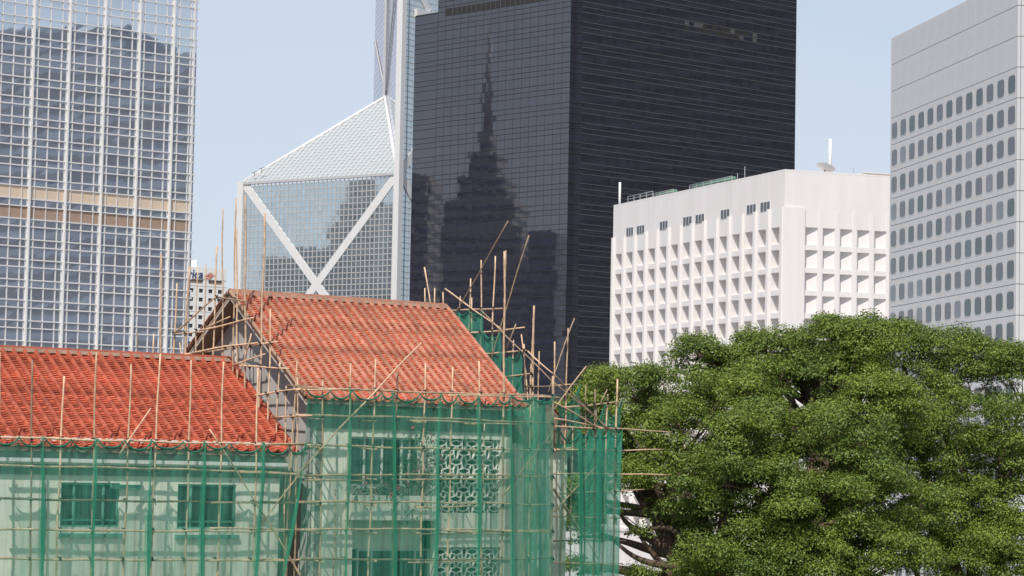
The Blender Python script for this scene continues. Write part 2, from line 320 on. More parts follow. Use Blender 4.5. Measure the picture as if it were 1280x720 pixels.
# ================================================================== FACETED MIRROR-GLASS TOWER (prisms on a square plan)
BO = at(498, 216, 688.0); FB = Frame(BO, 53.0); SB = 52.0; ZC = BO.z
O_ = Vector((SB/2, SB/2, 0))
ft = thing('faceted_tower', 'pale mirror glass tower with white cross bracing and a slanted glass roof', 'tower', FB, (0, 0, 0))
ZTOP = 190.0
oo = FB.w(SB/2, SB/2, 0)
zap = None
for h in np.linspace(ZC, ZC+40, 400):
    d = FB.w(SB/2, SB/2, h)-CAM
    if CY-FPX*d.dot(CU)/d.dot(_fw) <= 122: zap = h; break
def face_grid(glassmat, a, b, zf0, zf1, step, bw, nrm, name, barmat, tilt=0.0012, dep=0.16):
    """glass quads + mullion bars on a vertical face from plan point a to b; zf1 may slope: (z at a, z at b)"""
    a = Vector(a); b = Vector(b); L = (b-a).length; t = (b-a)/L; n = Vector(nrm)
    nu = max(1, round(L/step)); wu = L/nu; nz = int((max(zf1)-zf0)/step)
    gm = MB(); bm = MB()
    top = lambda s: zf1[0]+(zf1[1]-zf1[0])*s/L
    for i in range(nu):
        z = zf0
        for j in range(nz):
            z1 = z+step; zt = min(top(i*wu), top((i+1)*wu))
            if z >= zt: break
            z1 = min(z1, zt)
            p = a+t*i*wu; q = a+t*(i+1)*wu; ax = random.gauss(0, tilt)*wu/2; az = random.gauss(0, tilt)*step/2
            gm.add([tuple(Vector((P.x, P.y, zz))+n*e) for P, zz, e in ((p, z, -ax-az), (q, z, ax-az), (q, z1, ax+az), (p, z1, az-ax))], [(0, 1, 2, 3)])
            z = z1
    o1 = gm.build('glass_pane', glassmat, ft, kind='stuff')
    for j in range(nz+1):
        z = zf0+j*step; s0, s1 = 0.0, L
        if z > min(zf1):
            if zf1[0] == zf1[1]: continue
            sc = L*(z-zf1[0])/(zf1[1]-zf1[0]); s0, s1 = (max(0, sc), L) if zf1[1] > zf1[0] else (0, min(L, sc))
            if s1-s0 < 0.1: continue
        bm.bar(a+t*s0+n*(dep*0.4)+Vector((0, 0, z)), a+t*s1+n*(dep*0.4)+Vector((0, 0, z)), dep, bw)
    for i in range(nu+1):
        bm.bar(a+t*i*wu+n*(dep*0.4)+Vector((0, 0, zf0)), a+t*i*wu+n*(dep*0.4)+Vector((0, 0, top(i*wu)-0.02)), bw, dep, n)
    bm.build(name, barmat, ft, kind='stuff'); return o1
A_, B_, C_, R_ = (0, 0, 0), (SB, SB, 0), (0, SB, 0), (SB, 0, 0)
face_grid(MT['boc_glass'], (0, SB, 0), (0, 0, 0), 30, (ZC, ZC), 1.45, 0.20, (-1, 0, 0), 'mullion_grid', MT['alu_grey'], tilt=0.0007, dep=0.10)
face_grid(MT['boc_glass'], (0, 0, 0), (SB*0.45, 0, 0), 30, (ZTOP, ZTOP), 1.45, 0.20, (0, -1, 0), 'mullion_grid', MT['alu_grey'], dep=0.10)
nd = Vector((-1, 1, 0)).normalized(); ne = Vector((-1, -1, 0)).normalized()
face_grid(MT['boc_blue'], (0, 0, 0), tuple(O_), ZC-2, (ZTOP, ZTOP), 1.62, 0.12, tuple(nd), 'mullion_grid', MT['alu_grey'], dep=0.02)
face_grid(MT['boc_blue'], tuple(O_), tuple(nd*0+Vector((SB/2, SB/2, 0))+Vector((1, 1, 0)).normalized()*SB*0.707), ZC-2, (ZTOP, ZTOP-6), 1.62, 0.12, tuple(nd), 'mullion_grid', MT['alu_grey'], dep=0.02)
# slanted glass roof: triangle C-L-apex with its diagonal grid
c = MB(); ap = Vector((SB/2, SB/2, zap)); c0 = Vector((0, 0, ZC)); c1 = Vector((0, SB, ZC))
c.poly(tuple(c0), tuple(ap), tuple(c1)); rf = c.build('roof_glass', MT['boc_roof'], ft)
c = MB(); nrm = (ap-c0).cross(c1-c0).normalized(); nrm = nrm if nrm.z > 0 else -nrm
for i in range(1, 32):
    s = i/32; b0 = c0.lerp(c1, s); mid = c0.lerp(c1, 0.5)
    hgt = 1-abs(2*s-1); c.bar(b0+nrm*0.06, b0+(ap-mid)*hgt+nrm*0.06, 0.24, 0.10, nrm)
for i in range(1, 24):
    s = i/24; c.bar(c0.lerp(ap, s)+nrm*0.08, c1.lerp(ap, s)+nrm*0.08, 0.14, 0.08, nrm)
c.build('roof_bar', MT['alu'], rf, kind='stuff')
def tubepart(name, pts, r, m, par, n=8): c = MB(); c.tube(pts, r, n); return c.build(name, m, par, smooth=True)
for e in (-0.55, 0.55): tubepart('ridge_tube', [c0+Vector((0, e, 0.5)), ap+Vector((0, e, 0.6))], 0.42, MT['steel_white'], ft)
tubepart('ridge_tube', [c1+Vector((0.3, 0, 0.3)), ap+Vector((0, 0, 0.3))], 0.40, MT['steel_white'], ft)
c = MB(); c.box(-0.5, 0.5, -0.2, SB, ZC-0.55, ZC+0.1); c.build('eaves_beam', MT['alu_grey'], ft)
c = MB(); c.box(-1.3, 0.4, -1.3, 0.4, 0, ZTOP); c.build('corner_column', MT['alu'], ft)
c = MB(); c.box(-0.7, 1.4, SB-0.9, SB+1.2, 0, ZC+0.3); c.build('corner_column', MT['alu'], ft)
c = MB(); cc = ap+Vector((0, 0, 0)); c.bar(O_+Vector((-0.3, 0.3, zap)), O_+Vector((-0.3, 0.3, ZTOP)), 0.8, 0.8, (1, 0, 0)); c.build('inner_column', MT['alu_grey'], ft)
MOD = SB
zlow = FB.rx(394, 354, 0).z
def brace(p, q, w=2.1, n=(-1, 0, 0), m='alu'):
    c = MB(); c.bar(Vector(p)+Vector(n)*0.10, Vector(q)+Vector(n)*0.10, 0.20, w, Vector(n).cross(Vector(q)-Vector(p))); return c.build('brace', MT[m], ft)
hh = 2*(ZC-zlow)
brace((0, SB-1, ZC-0.5), (0, 0.8, ZC-hh)); brace((-0.012, 0.8, ZC-0.8), (-0.012, SB-1, ZC-hh))
brace((0.5, 0, ZC), (SB*0.45, 0, ZC+hh*0.45), n=(0, -1, 0)); brace((0.5, -0.012, ZC), (SB*0.45, -0.012, ZC-hh*0.45), n=(0, -1, 0))
# upper bracing seen above the shoulder of the black tower
q0 = FB.ry(518, 18, 0); q1 = FB.ry(560, 9, 0)
c = MB(); c.box(q0.x, SB*0.45, -0.9, 0.1, q0.z-0.6, q0.z+1.4); c.build('belt_beam', MT['alu'], ft)
q2 = FB.ry(537, 15, 0); q3 = FB.ry(520, -15, 0); brace(tuple(q2), tuple(q3), 1.8, (0, -1, 0))
# thin bracing on the blue inner faces
zt0 = zap
def thin(p, q): c = MB(); c.bar(Vector(p)+nd*0.3, Vector(q)+nd*0.3, 0.3, 0.9, nd.cross(Vector(q)-Vector(p))); c.build('brace', MT['alu_grey'], ft)
thin(O_+Vector((0, 0, zap+1)), (1, 1, zap+42)); thin(O_+Vector((0, 0, zap+1)), Vector((SB*0.97, SB*0.97, zap+20)))
for px, py in ((318, 220), (327, 215)):   # maintenance davits on the edges
    q = FB.rx(px, py, 0) if px < 400 else FB.w(0, 0, 0)*0+FB.loc(at(px, py, 735))
    c = MB(); c.bar(q, q+Vector((0, 0, 1.0)), 0.2, 0.2); c.bar(q+Vector((0, 1.0, 0.8)), q+Vector((0, -0.9, 1.2)), 0.2, 0.2); c.build('davit', MT['steel'], ft)

# ================================================================== SQUARE-GRID TOWER AT LEFT
LO = at(243, 100, 400); FL = Frame(LO, 40.0)
lt = thing('gridded_tower', 'tall glass office tower with a white square grid at the left edge', 'tower', FL, (0, 0, 0))
lp = 24.4*400/3500.0; LZT = LO.z+16; LW_ = 46.0
zA = LO.z + (100-97.6)*400/3500.0          # top line of a short band
BAY = FL.loc(Vector((0, 0, 0))).x*0
x1 = FL.ry(216.5, 50, 0).x; x0 = FL.ry(174, 50, 0).x; BAY = x1-x0
bays = [x1-BAY*i for i in range(0, 12)]      # big mullions
sub = [(0.0, 0.15), (0.15, 0.475), (0.475, 0.80), (0.80, 1.0)]
cols = [(x1+BAY*0.04, x1+BAY*0.18, 0), (x1+BAY*0.18, x1+BAY*0.52, 1), (x1+BAY*0.52, -0.35, 0)]
for bx in bays[1:]:
    for i, (a, b) in enumerate(sub): cols.append((bx+BAY*a, bx+BAY*b, 1 if i in (1, 2) else 0))
c = MB(); c.box(-LW_, -0.4, 0.15, 40, 0, LZT-0.2); c.build('core', MT['far_blue'], lt)
rest = MB(); big = MB()
nfl = int((LZT-3)/lp)
tall_m = {}
ztop0 = zA + int((LZT-zA)/lp)*lp
for f in range(nfl):
    zt = ztop0 - f*lp; zm = zt - lp*0.37; zb = zt-lp
    ypx = 97.6 + (zA-zt)*3500/400.0
    for (a, b, w) in cols:
        for (z0, z1, tl) in ((zm, zt, 0), (zb, zm, 1)):
            special = tl and (abs(ypx+9-256) < 12 or abs(ypx+9-281) < 12)
            e = [random.gauss(0, 0.0012)*(b-a)/2 for _ in range(2)]
            vs = [(a, e[0], z0), (b, -e[0]+e[1], z0), (b, -e[0], z1), (a, e[0]+e[1], z1)]
            vis = w and a > FL.ry(150, 300, 0).x and 240 < ypx+9 < 480 or special
            if vis and special:
                m = MT['blind_and_reflection'] if abs(ypx+9-256) < 12 else MT['room_brown']
                q = MB(); q.quad(*vs); q.build('pane', m, lt)
            elif w and a > FL.ry(150, 300, 0).x and ypx < 460:
                q = MB(); q.quad(*vs); q.build('pane', MT['left_glass'], lt)
            else: rest.quad(*vs)
rest.build('pane', MT['left_glass'], lt, kind='stuff')
tm = MB(); tm.box(-LW_, 0.1, -0.16, -0.02, -0.08, 0.08); tm.box(-0.1, 0.45, -0.1, 0.7, -0.1, 0.1); tm = tm.mesh('transom', MT['alu'])
for f in range(nfl+1):
    zt = ztop0-f*lp
    inst(tm, 'transom', lt, (0, 0, zt)); inst(tm, 'transom', lt, (0, 0, zt-lp*0.37))
vb = MB(); vb.box(-0.10, 0.10, -0.42, -0.25, 0, LZT); vb.box(-0.18, 0.18, -0.25, 0.02, 0, LZT); vb = vb.mesh('mullion', MT['alu'])
vs_ = MB(); vs_.box(-0.055, 0.055, -0.12, -0.025, 0, LZT); vs_ = vs_.mesh('mullion', MT['alu'])
for bx in bays:
    inst(vb, 'mullion', lt, (bx, 0, 0))
for a, b, w in cols: 
    if all(abs(b-bx) > 0.2 for bx in bays): inst(vs_, 'mullion', lt, (b, 0, 0))
c = MB(); c.box(-0.4, 0.25, 0.02, 1.2, 0, LZT); c.build('corner_column', MT['left_glass'], lt)
c = MB(); c.box(-0.42, -0.12, -0.2, 0.0, 0, LZT); c.build('corner_trim', MT['alu'], lt)
# white roof truss seen in the brown room
q = [FL.ry(166, 292, -0.6), FL.ry(178, 289, -0.6), FL.ry(190, 289, -0.6), FL.ry(199, 297, -0.6)]
ft_ = MB()
for a, b in zip(q[:-1], q[1:]): ft_.bar((a.x, 0.02-0.03, a.z), (b.x, -0.01, b.z), 0.03, 0.22, (0, -1, 0))
ft_.build('truss', MT['alu'], lt)

# ================================================================== WHITE BUILDING WITH THE SIGN
KD = 640.0; SO = at(224, 333.5, KD); ks = KD/480; FS = Frame(SO, 40)
sg = thing('sign_building', 'narrow white office block with a rooftop bank sign between tower and gable', 'building', FS, (0, 0, 0))
W2 = FS.ry(283, 348, 0).x
ztp = SO.z; wins = []
for j in range(15):
    for i in range(5):
        p = FS.ry(228.5+11.8*i, 361.5+11.2*j+0.13*11.8*i-1.3, 0); wins.append((p.x, p.x+W2*0.092, 0, 0, j, i))
pw = W2/5.0; fh = 11.2*KD/3500
zw0 = FS.ry(240, 360.2, 0).z
hl = []
for j in range(17):
    for i in range(4):
        xx = W2-(i+0.86)*pw; hl.append((xx, xx+pw*0.44, zw0-j*fh-0.44*fh, zw0-j*fh))
br = []
for i in range(2):
    xx = W2-(2*i+1.86)*pw; br.append((xx, xx+pw*1.42, zw0+fh*0.58, zw0+fh*1.02))
c = MB(); holed_wall(c, 0, W2, 0, ztp-1.85*ks, 0, 0.4, hl+br)
c.box(0, W2, 0.41, 18, 0, ztp-1.85*ks)
c.quad((W2, 0, 0), (W2, 0.41, 0), (W2, 0.41, ztp-1.85*ks), (W2, 0, ztp-1.85*ks)); c.build('wall', MT['sign_white'], sg)
c = MB(); c.box(0, W2+0.05, -0.1, 17, ztp-1.85*ks, ztp+0.2); c.build('parapet', MT['sign_white'], sg)
pm = MB(); pm.box(0, pw*0.44, 0.16, 0.3, 0, 0.44*fh); pm = pm.mesh('window', MT['sign_pane'])
for h in hl: inst(pm, 'window', sg, (h[0], 0, h[2]))
pm = MB(); pm.box(0, pw*1.42, 0.16, 0.3, 0, fh*0.44); pm = pm.mesh('louvre', MT['sign_brown'])
for h in br: inst(pm, 'louvre', sg, (h[0], 0, h[2]))
for j in (zw0+0.3*fh, zw0-2.6*fh, zw0-6.6*fh):
    c = MB(); c.box(0, W2, -0.03, 0.01, j-0.05, j+0.05); c.build('joint', MT['alu_grey'], sg)
cu = bpy.data.curves.new('lettering', 'FONT'); cu.body = 'America'; cu.size = 2.15*ks; cu.extrude = 0.06; cu.shear = 0.15
to = bpy.data.objects.new('t', cu); COL.objects.link(to); bpy.context.view_layer.update()
me = bpy.data.meshes.new_from_object(to); bpy.data.objects.remove(to); me.materials.append(MT['letter_blue'])
tw = max(v.co.x for v in me.vertices); te = FS.ry(253.5, 348, -0.2)
o = inst(me, 'lettering', sg, (te.x-tw, -0.2, te.z), (rad(90), 0, 0))
lc = FS.ry(262, 345, -0.15)
for i, (mm, dz) in enumerate((('flag_grey', 0.5), ('flag_orange', 0.28), ('flag_red', 0.0), ('flag_orange', -0.28), ('flag_red', -0.52))):
    hw = 0.95*ks*(1-abs(dz)/0.75); dz *= ks
    c = MB(); c.prism([(lc.x-hw-0.15, -0.2, lc.z+dz-0.28), (lc.x+hw-0.15, -0.2, lc.z+dz+0.08), (lc.x+hw+0.15, -0.2, lc.z+dz+0.27), (lc.x-hw+0.15, -0.2, lc.z+dz-0.09)], (0, 0.08, 0)); c.build('logo_stripe', MT[mm], sg)
c = MB(); qq = FS.ry(236, 324, 6); c.box(qq.x-3, FS.ry(246, 326, 6).x, 6, 8, ztp+0.2, qq.z); c.build('roof_tank', MT['sign_white'], sg)

# ================================================================== WHITE CONCRETE BLOCK WITH DEEP WINDOW GRID
WO = at(981, 213.5, 420); FW = Frame(WO, 21.0); ZW = WO.z
wb = thing('white_office_block', 'white concrete office block with a deep grid of recessed windows behind the tree', 'building', FW, (0, 0, 0))
WL = FW.rx(767, 259, 0).y; WR = FW.ry(1113, 225, 0).x + 8.5
rp = 28.75*420/3500.0; zr1 = ZW-(283-213.5)*420/3500.0; OH = rp*0.77
zfin = ZW-(259-213.5)*420/3500.0
NR = 15
# left face (plane x=0)
yl = [FW.rx(x, 330, 0).y for x in (767.5, 978.5)]
cellp = (yl[0]-yl[1])/14.0; FWD = 1.15
lh = []
for i in range(14):
    y0 = yl[1]+i*cellp+FWD*0.25
    for j in range(NR): lh.append((y0+0.25, y0+cellp-FWD+0.25, zr1-j*rp-OH, zr1-j*rp))
# right face (plane y=0)
PIER = FW.ry(1006, 280, 0).x; cr = FW.ry(1030, 290, 0).x-FW.ry(1008.3, 290, 0).x
rh = []; i = 0
while PIER+(i+1)*cr < WR+0.2:
    for j in range(NR): rh.append((PIER+i*cr+0.15, PIER+(i+1)*cr-0.72, zr1-j*rp-OH, zr1-j*rp))
    i += 1
nrc = i
wy = []
for (xa, xb) in ((783.2, 792), (796.3, 806), (825, 835), (854, 865), (869.5, 880.5), (901, 912), (933.5, 945), (950.5, 962.5)):
    ya = FW.rx(xb, 285, 0).y; yb = FW.rx(xa, 285, 0).y
    zt = ZW-(264-213.5)*420/3500.0+1.85; wy.append((ya, yb, zt-1.35, zt))
c = MB()
tmp = MB(); holed_wall(tmp, 0, WR, zr1-NR*rp-0.5, ZW, 0, 0.0, rh); c.add(tmp.v, tmp.f)
tmp = MB(); holed_wall(tmp, 0, WL, zr1-NR*rp-0.5, ZW, 0, 0.0, lh)
c.add([(v[1], v[0], v[2]) for v in tmp.v], [f[::-1] for f in tmp.f])
c.quad((WR, 0, 0), (WR, WL, 0), (WR, WL, ZW), (WR, 0, ZW)); c.quad((0, WL, 0), (0, WL, ZW), (WR, WL, ZW), (WR, WL, 0))
c.quad((0.1, 0.1, ZW-0.7), (WR-.1, 0.1, ZW-0.7), (WR-.1, WL-.1, ZW-0.7), (0.1, WL-.1, ZW-0.7))
c.build('wall', MT['white_conc'], wb)
c = MB()
c.box(-0.015, WR+0.1, -0.015, 0.25, ZW+0.003, ZW+0.25); c.box(-0.015, 0.25, 0.253, WL, ZW+0.003, ZW+0.25); c.build('coping', MT['white_conc'], wb)
# recess meshes: straight (left face) and canted (right face)
cw = cellp-FWD; E_ = 1.15
lm = MB(); lm.quad((0, 0, 0), (E_, 0, 0), (E_, 0, OH), (0, 0, OH)); lm.quad((0, cw, 0), (0, cw, OH), (E_, cw, OH), (E_, cw, 0))
lm.quad((0, 0, OH), (E_, 0, OH), (E_, cw, OH), (0, cw, OH)); lm.quad((0, 0, 0), (0, cw, 0), (E_, cw, 0), (E_, 0, 0)); lm.quad((E_, 0, 0), (E_, cw, 0), (E_, cw, OH), (E_, 0, OH))
lm = lm.mesh('window_recess', MT['white_conc'])
for h in lh: inst(lm, 'window_recess', wb, (0, h[0], h[2]))
rw = cr-0.87
rm = MB(); rm.quad((0, 0, 0), (0, 0, OH), (0, E_, OH), (0, E_, 0)); ER = 1.0; rm = MB(); rm.quad((0, 0, 0), (0, 0, OH), (0, ER, OH), (0, ER, 0)); rm.quad((0, ER, 0), (0, ER, OH), (rw, 0.25, OH), (rw, 0.25, 0)); rm.quad((rw, 0.25, 0), (rw, 0.25, OH), (rw, 0, OH), (rw, 0, 0))
rm.poly((0, 0, OH), (rw, 0, OH), (rw, 0.25, OH), (0, ER, OH)); rm.poly((0, 0, 0), (0, ER, 0), (rw, 0.25, 0), (rw, 0, 0))
rm = rm.mesh('window_recess', MT['white_conc'])
for h in rh: inst(rm, 'window_recess', wb, (h[0], 0, h[2]))
fm = MB(); fm.box(-0.45, -0.003, 0, FWD*0.62, 0, zfin-2); fm = fm.mesh('fin', MT['white_conc'])
for i in range(15): inst(fm, 'fin', wb, (0, yl[1]+i*cellp-FWD*0.35, 2+0*i))
fm = MB(); fm.box(0, 0.62, -0.10, -0.003, 0, zfin-2-0.3); fm = fm.mesh('fin', MT['white_conc'])
for i in range(1, nrc): inst(fm, 'fin', wb, (PIER+i*cr-0.66, 0, 2))
c = MB(); c.box(-0.25, PIER-0.1, -0.3, -0.003, 2, zfin); c.box(-0.25, -0.003, -0.003, 0.35, 2, zfin); c.build('corner_pier', MT['white_conc'], wb)
for a, b, z0, z1 in wy:      # the eight small high windows
    c = MB(); c.box(-0.06, -0.003, a-0.05, b+0.05, z0-0.06, z1+0.06); w = c.build('window', MT['alu'], wb)
    n = 3; 
    for k in range(n):
        y0 = a+(b-a)*k/n; c = MB(); c.box(-0.075, -0.061, y0+0.1, y0+(b-a)/n-0.1, z0, z1); c.build('pane', MT['sign_pane'], w)
c = MB(); c.box(-16, WR+4, -9, -0.6, 0, 5.2); c.box(-16.2, WR+4.2, -9.2, -0.6, 5.21, 5.7); c.box(-9, -0.6, -0.59, WL, 0, 5.2); c.box(-9.2, -0.6, -0.58, WL, 5.21, 5.7); c.build('podium', MT['white_conc'], wb)
c = MB(); c.add([tuple(FW.w(x, y, 0.012)) for x, y in ((-120, -200), (120, -200), (120, 160), (-120, 160))], [(0, 1, 2, 3)]); c.build('plaza_paving', MT['paving'], kind='structure')
# things on its roof
def rail(name, label, y0, y1, x, h, pipe):
    r = thing(name, label, 'railing', FW, (x, y0, ZW-0.7))
    n = max(3, int(abs(y1-y0)/2.4)); pm = MB(); pm.tube([(0, 0, 0), (0, 0, h+0.7)], 0.07, 5); pm = pm.mesh('post', MT['steel'])
    for i in range(n+1): inst(pm, 'post', r, (x, y0+(y1-y0)*i/n, ZW-0.7))
    for k in (0.35, 0.7, 1.0): tubepart('rail', [(x, y0, ZW+h*k), (x, y1, ZW+h*k)], 0.06, MT['steel'], r, 5)
    if pipe: tubepart('pipe', [(x+0.5, y0, ZW+h*0.8), (x+0.5, y1, ZW+h*0.8)], 0.22, MT['green_pipe'], r, 6)
    return r
yy = lambda px: FW.rx(px, 240, 1.2).y
rail('roof_railing', 'low steel railing on the white block roof nearest the thin antenna', yy(816), yy(785), 1.2, 1.5, False)
rail('roof_railing', 'steel railing with a green pipe on the white block roof beside the first railing', yy(842), yy(817), 1.2, 1.1, True)
rail('roof_railing', 'steel railing with a green pipe on the white block roof towards the dish', yy(915), yy(862), 1.2, 1.2, True)
def mast(label, px, base_y, top_y, y, x, r):
    p = FW.rx(px, base_y, x) if y is None else FW.ry(px, base_y, y); t = FW.rx(px, top_y, x) if y is None else FW.ry(px, top_y, y)
    m = thing('antenna_mast', label, 'antenna', FW, (p.x, p.y, ZW-0.7), 'rooftop antennas on the white block')
    tubepart('pole', [(p.x, p.y, ZW-0.7), (p.x, p.y, t.z)], r, MT['steel_white'], m, 8)
    c = MB(); c.box(p.x-0.35, p.x+0.35, p.y-0.35, p.y+0.35, ZW-0.7, ZW-0.5); c.build('base_plate', MT['steel'], m); return m
mast('thin white antenna pole at the far corner of the white block roof', 774.5, 256, 228, None, 1.0, 0.2)
mast('thick white antenna mast standing beside the satellite dish', 1037.5, 213, 173.5, 2.5, None, 0.26)
dp = FW.ry(1031, 212, 2.0)
ds = thing('satellite_dish', 'white satellite dish tilted at the sky beside the thick mast', 'satellite dish', FW, (dp.x, 2.0, ZW-0.7))
dc = Vector((dp.x, 2.0, ZW+0.75)); ax = Vector((0.35, 0.15, 0.92)).normalized(); e1 = ax.cross(Vector((0, 1, 0))).normalized(); e2 = ax.cross(e1)
c = MB(); vs = [tuple(dc)]; fs = []
for k in range(1, 6):
    r = 1.5*k/5
    for i in range(20): th = 2*math.pi*i/20; vs.append(tuple(dc+e1*r*math.cos(th)+e2*r*math.sin(th)+ax*0.22*r*r))
for i in range(20): fs.append((0, 1+i, 1+(i+1) % 20))
for k in range(4):
    for i in range(20): fs.append((1+k*20+i, 1+(k+1)*20+i, 1+(k+1)*20+(i+1) % 20, 1+k*20+(i+1) % 20))
c.add(vs, fs); c.build('reflector', MT['steel_white'], ds, smooth=True)
tubepart('pedestal', [(dc.x, dc.y, ZW-0.7), tuple(dc-ax*0.02)], 0.14, MT['steel'], ds)
tubepart('feed_arm', [tuple(dc+e1*1.3+ax*0.35), tuple(dc+ax*1.2)], 0.05, MT['steel'], ds, 5)
for px, hgt in ((890, 1.3), (922, 1.6), (931, 2.4), (1067, 1.3)):
    p = FW.rx(px, 215, 1.5) if px < 980 else FW.ry(px, 220, 1.5)
    c = MB(); c.tube([(0, 0, -0.7), (0, 0, hgt)], 0.06, 5); 
    o = c.build('lightning_rod', MT['steel']); o.location = FW.w(p.x, p.y, ZW); o['label'] = {890: 'short lightning rod over the middle of the railings', 922: 'short rod at the dish end of the railings', 931: 'tall thin rod on the roof edge against the black tower', 1067: 'thin rod against the sky past the dish'}[px]; o['category'] = 'lightning rod'; o['group'] = 'lightning rods on the white block'
pp = FW.ry(1082, 222, 3); ph = thing('roof_hatch', 'low tan rooftop shed on the white block by the grey tower', 'shed', FW, (pp.x, 3, ZW-0.7))
c = MB(); c.box(pp.x, pp.x+6, 3, 7, ZW-0.7, ZW+0.75); c.build('wall', MT['blind_and_reflection'], ph); c = MB(); c.box(pp.x-0.2, pp.x+6.2, 2.8, 7.2, ZW+0.75, ZW+0.95); c.build('roof', MT['alu'], ph)

# ================================================================== GREY PANEL TOWER AT THE RIGHT EDGE
RO = at(1114.2, 48, 300); FR0 = Frame(RO, 9.4); DEEP = 40.0
FR = Frame(FR0.w(0, -DEEP, 0), 9.4); ZR = RO.z
rt = thing('panel_tower', 'pale grey panel tower with rounded dark windows at the right edge', 'tower', FR, (0, 0, 0))
fp = 34*300/3500.0; RWd = 30.0
c = MB(); c.box(0.3, RWd, 0.3, DEEP-0.3, 0, ZR); c.build('core', MT['joint'], rt)
PW = DEEP/13
pn = MB(); pn.box(0.03, PW-0.03, 0, 0.3, 0.03, fp-0.03); pn = pn.mesh('panel', MT['panel_grey'])
def rrect(w, h, r, y, n=4):
    pts = []
    for cx_, cz_, a0 in ((w/2-r, h/2-r, 0), (-w/2+r, h/2-r, 90), (-w/2+r, -h/2+r, 180), (w/2-r, -h/2+r, 270)):
        for k in range(n+1): t = rad(a0+90*k/n); pts.append((cx_+r*math.cos(t), y, cz_+r*math.sin(t)))
    return pts
wm = MB(); wm.prism(rrect(1.9, 1.65, 0.4, -0.02), (0, 0.03, 0)); wms = [wm.mesh('window', MT[k]) for k in ('sign_pane', 'sign_pane', 'pane', 'far_band')]
wfm = MB(); wfm.prism(rrect(2.15, 1.9, 0.5, -0.012), (0, 0.02, 0)); wfm = wfm.mesh('window_frame', MT['alu_grey'])
for j in range(int(ZR/fp)):
    z = ZR-(j+1)*fp
    for i in range(13):
        y = DEEP-i*PW          # left face, from the far corner towards the near one
        inst(pn, 'panel', rt, (0, y, z), (0, 0, rad(-90)))
        if j >= 3: inst(wfm, 'window_frame', rt, (0, y-PW/2, z+fp*0.5), (0, 0, rad(-90))); inst(random.choice(wms), 'window', rt, (0, y-PW/2, z+fp*0.5), (0, 0, rad(-90)))
    for i in range(9):
        inst(pn, 'panel', rt, (0.32+i*PW, 0, z))
        if j >= 3: inst(random.choice(wms), 'window', rt, (0.32+(i+.5)*PW, 0, z+fp*0.5))
# ================================================================== BUILDINGS OUT OF FRAME THAT THE MIRROR GLASS REFLECTS
def block(name, label, cx_, cy_, w, d, h, a, m, floors=4.0, spire=0, tiers=()):
    f = Frame((cx_, cy_), a); t = thing(name, label, 'building', f, (0, 0, 0))
    for i, (ww, dd, z0, z1) in enumerate([(w, d, 0, h)]+list(tiers)):
        c = MB(); c.box(-ww/2, ww/2, -dd/2, dd/2, z0, z1); c.build('wall', MT[m], t)
        c = MB(); z = z0+2
        while z < z1-2: c.box(-ww/2-0.1, ww/2+0.1, -dd/2-0.1, dd/2+0.1, z, z+floors*0.45); z += floors
        c.build('window_band', MT['far_band'], t, kind='stuff')
    top = ([(w, d, 0, h)]+list(tiers))[-1][3]
    if spire: tubepart('spire', [(0, 0, top), (0, 0, top+spire*0.4), (0, 0, top+spire)], [2.4, 1.5, 0.3], MT['steel'], t, 6)
    return t
block('stepped_tower', 'dark stepped tower with a spire mirrored in the black glass tower', -470, 596, 34, 40, 92, 10, 'far_conc', spire=40, tiers=((30, 34, 92, 104), (24, 26, 104, 114), (18, 18, 114, 123), (12, 11, 123, 132), (6, 5, 132, 140)))
block('office_block', 'brown grey tower mirrored at the back edge of the black glass', -330, 612, 30, 16, 108, 5, 'far_conc')
block('office_block', 'broad dark block mirrored low in the black glass tower', -520, 594, 30, 70, 86, 5, 'far_blue')
block('office_block', 'dark tower mirrored to the right of the spire in the black glass', -350, 568, 30, 9, 92, 5, 'far_blue')
block('office_block', 'pale slab block mirrored at the left of the cross-braced glass', -300, 662, 22, 14, 86, 10, 'far_light', 3.2)
block('office_block', 'dark tower mirrored in the middle of the cross-braced glass', -330, 642, 22, 20, 92, 10, 'far_blue')
block('office_block', 'lower dark block mirrored at the right of the cross-braced glass', -320, 627, 22, 14, 80, 10, 'far_blue')
block('office_block', 'blue glass tower mirrored in the square-grid tower', 235, 285, 60, 150, 112, 4, 'far_blue', tiers=((34, 40, 112, 121),))
block('office_block', 'tall blue slab mirrored in the right face of the black tower', 330, 530, 60, 280, 178, 3, 'far_dark')

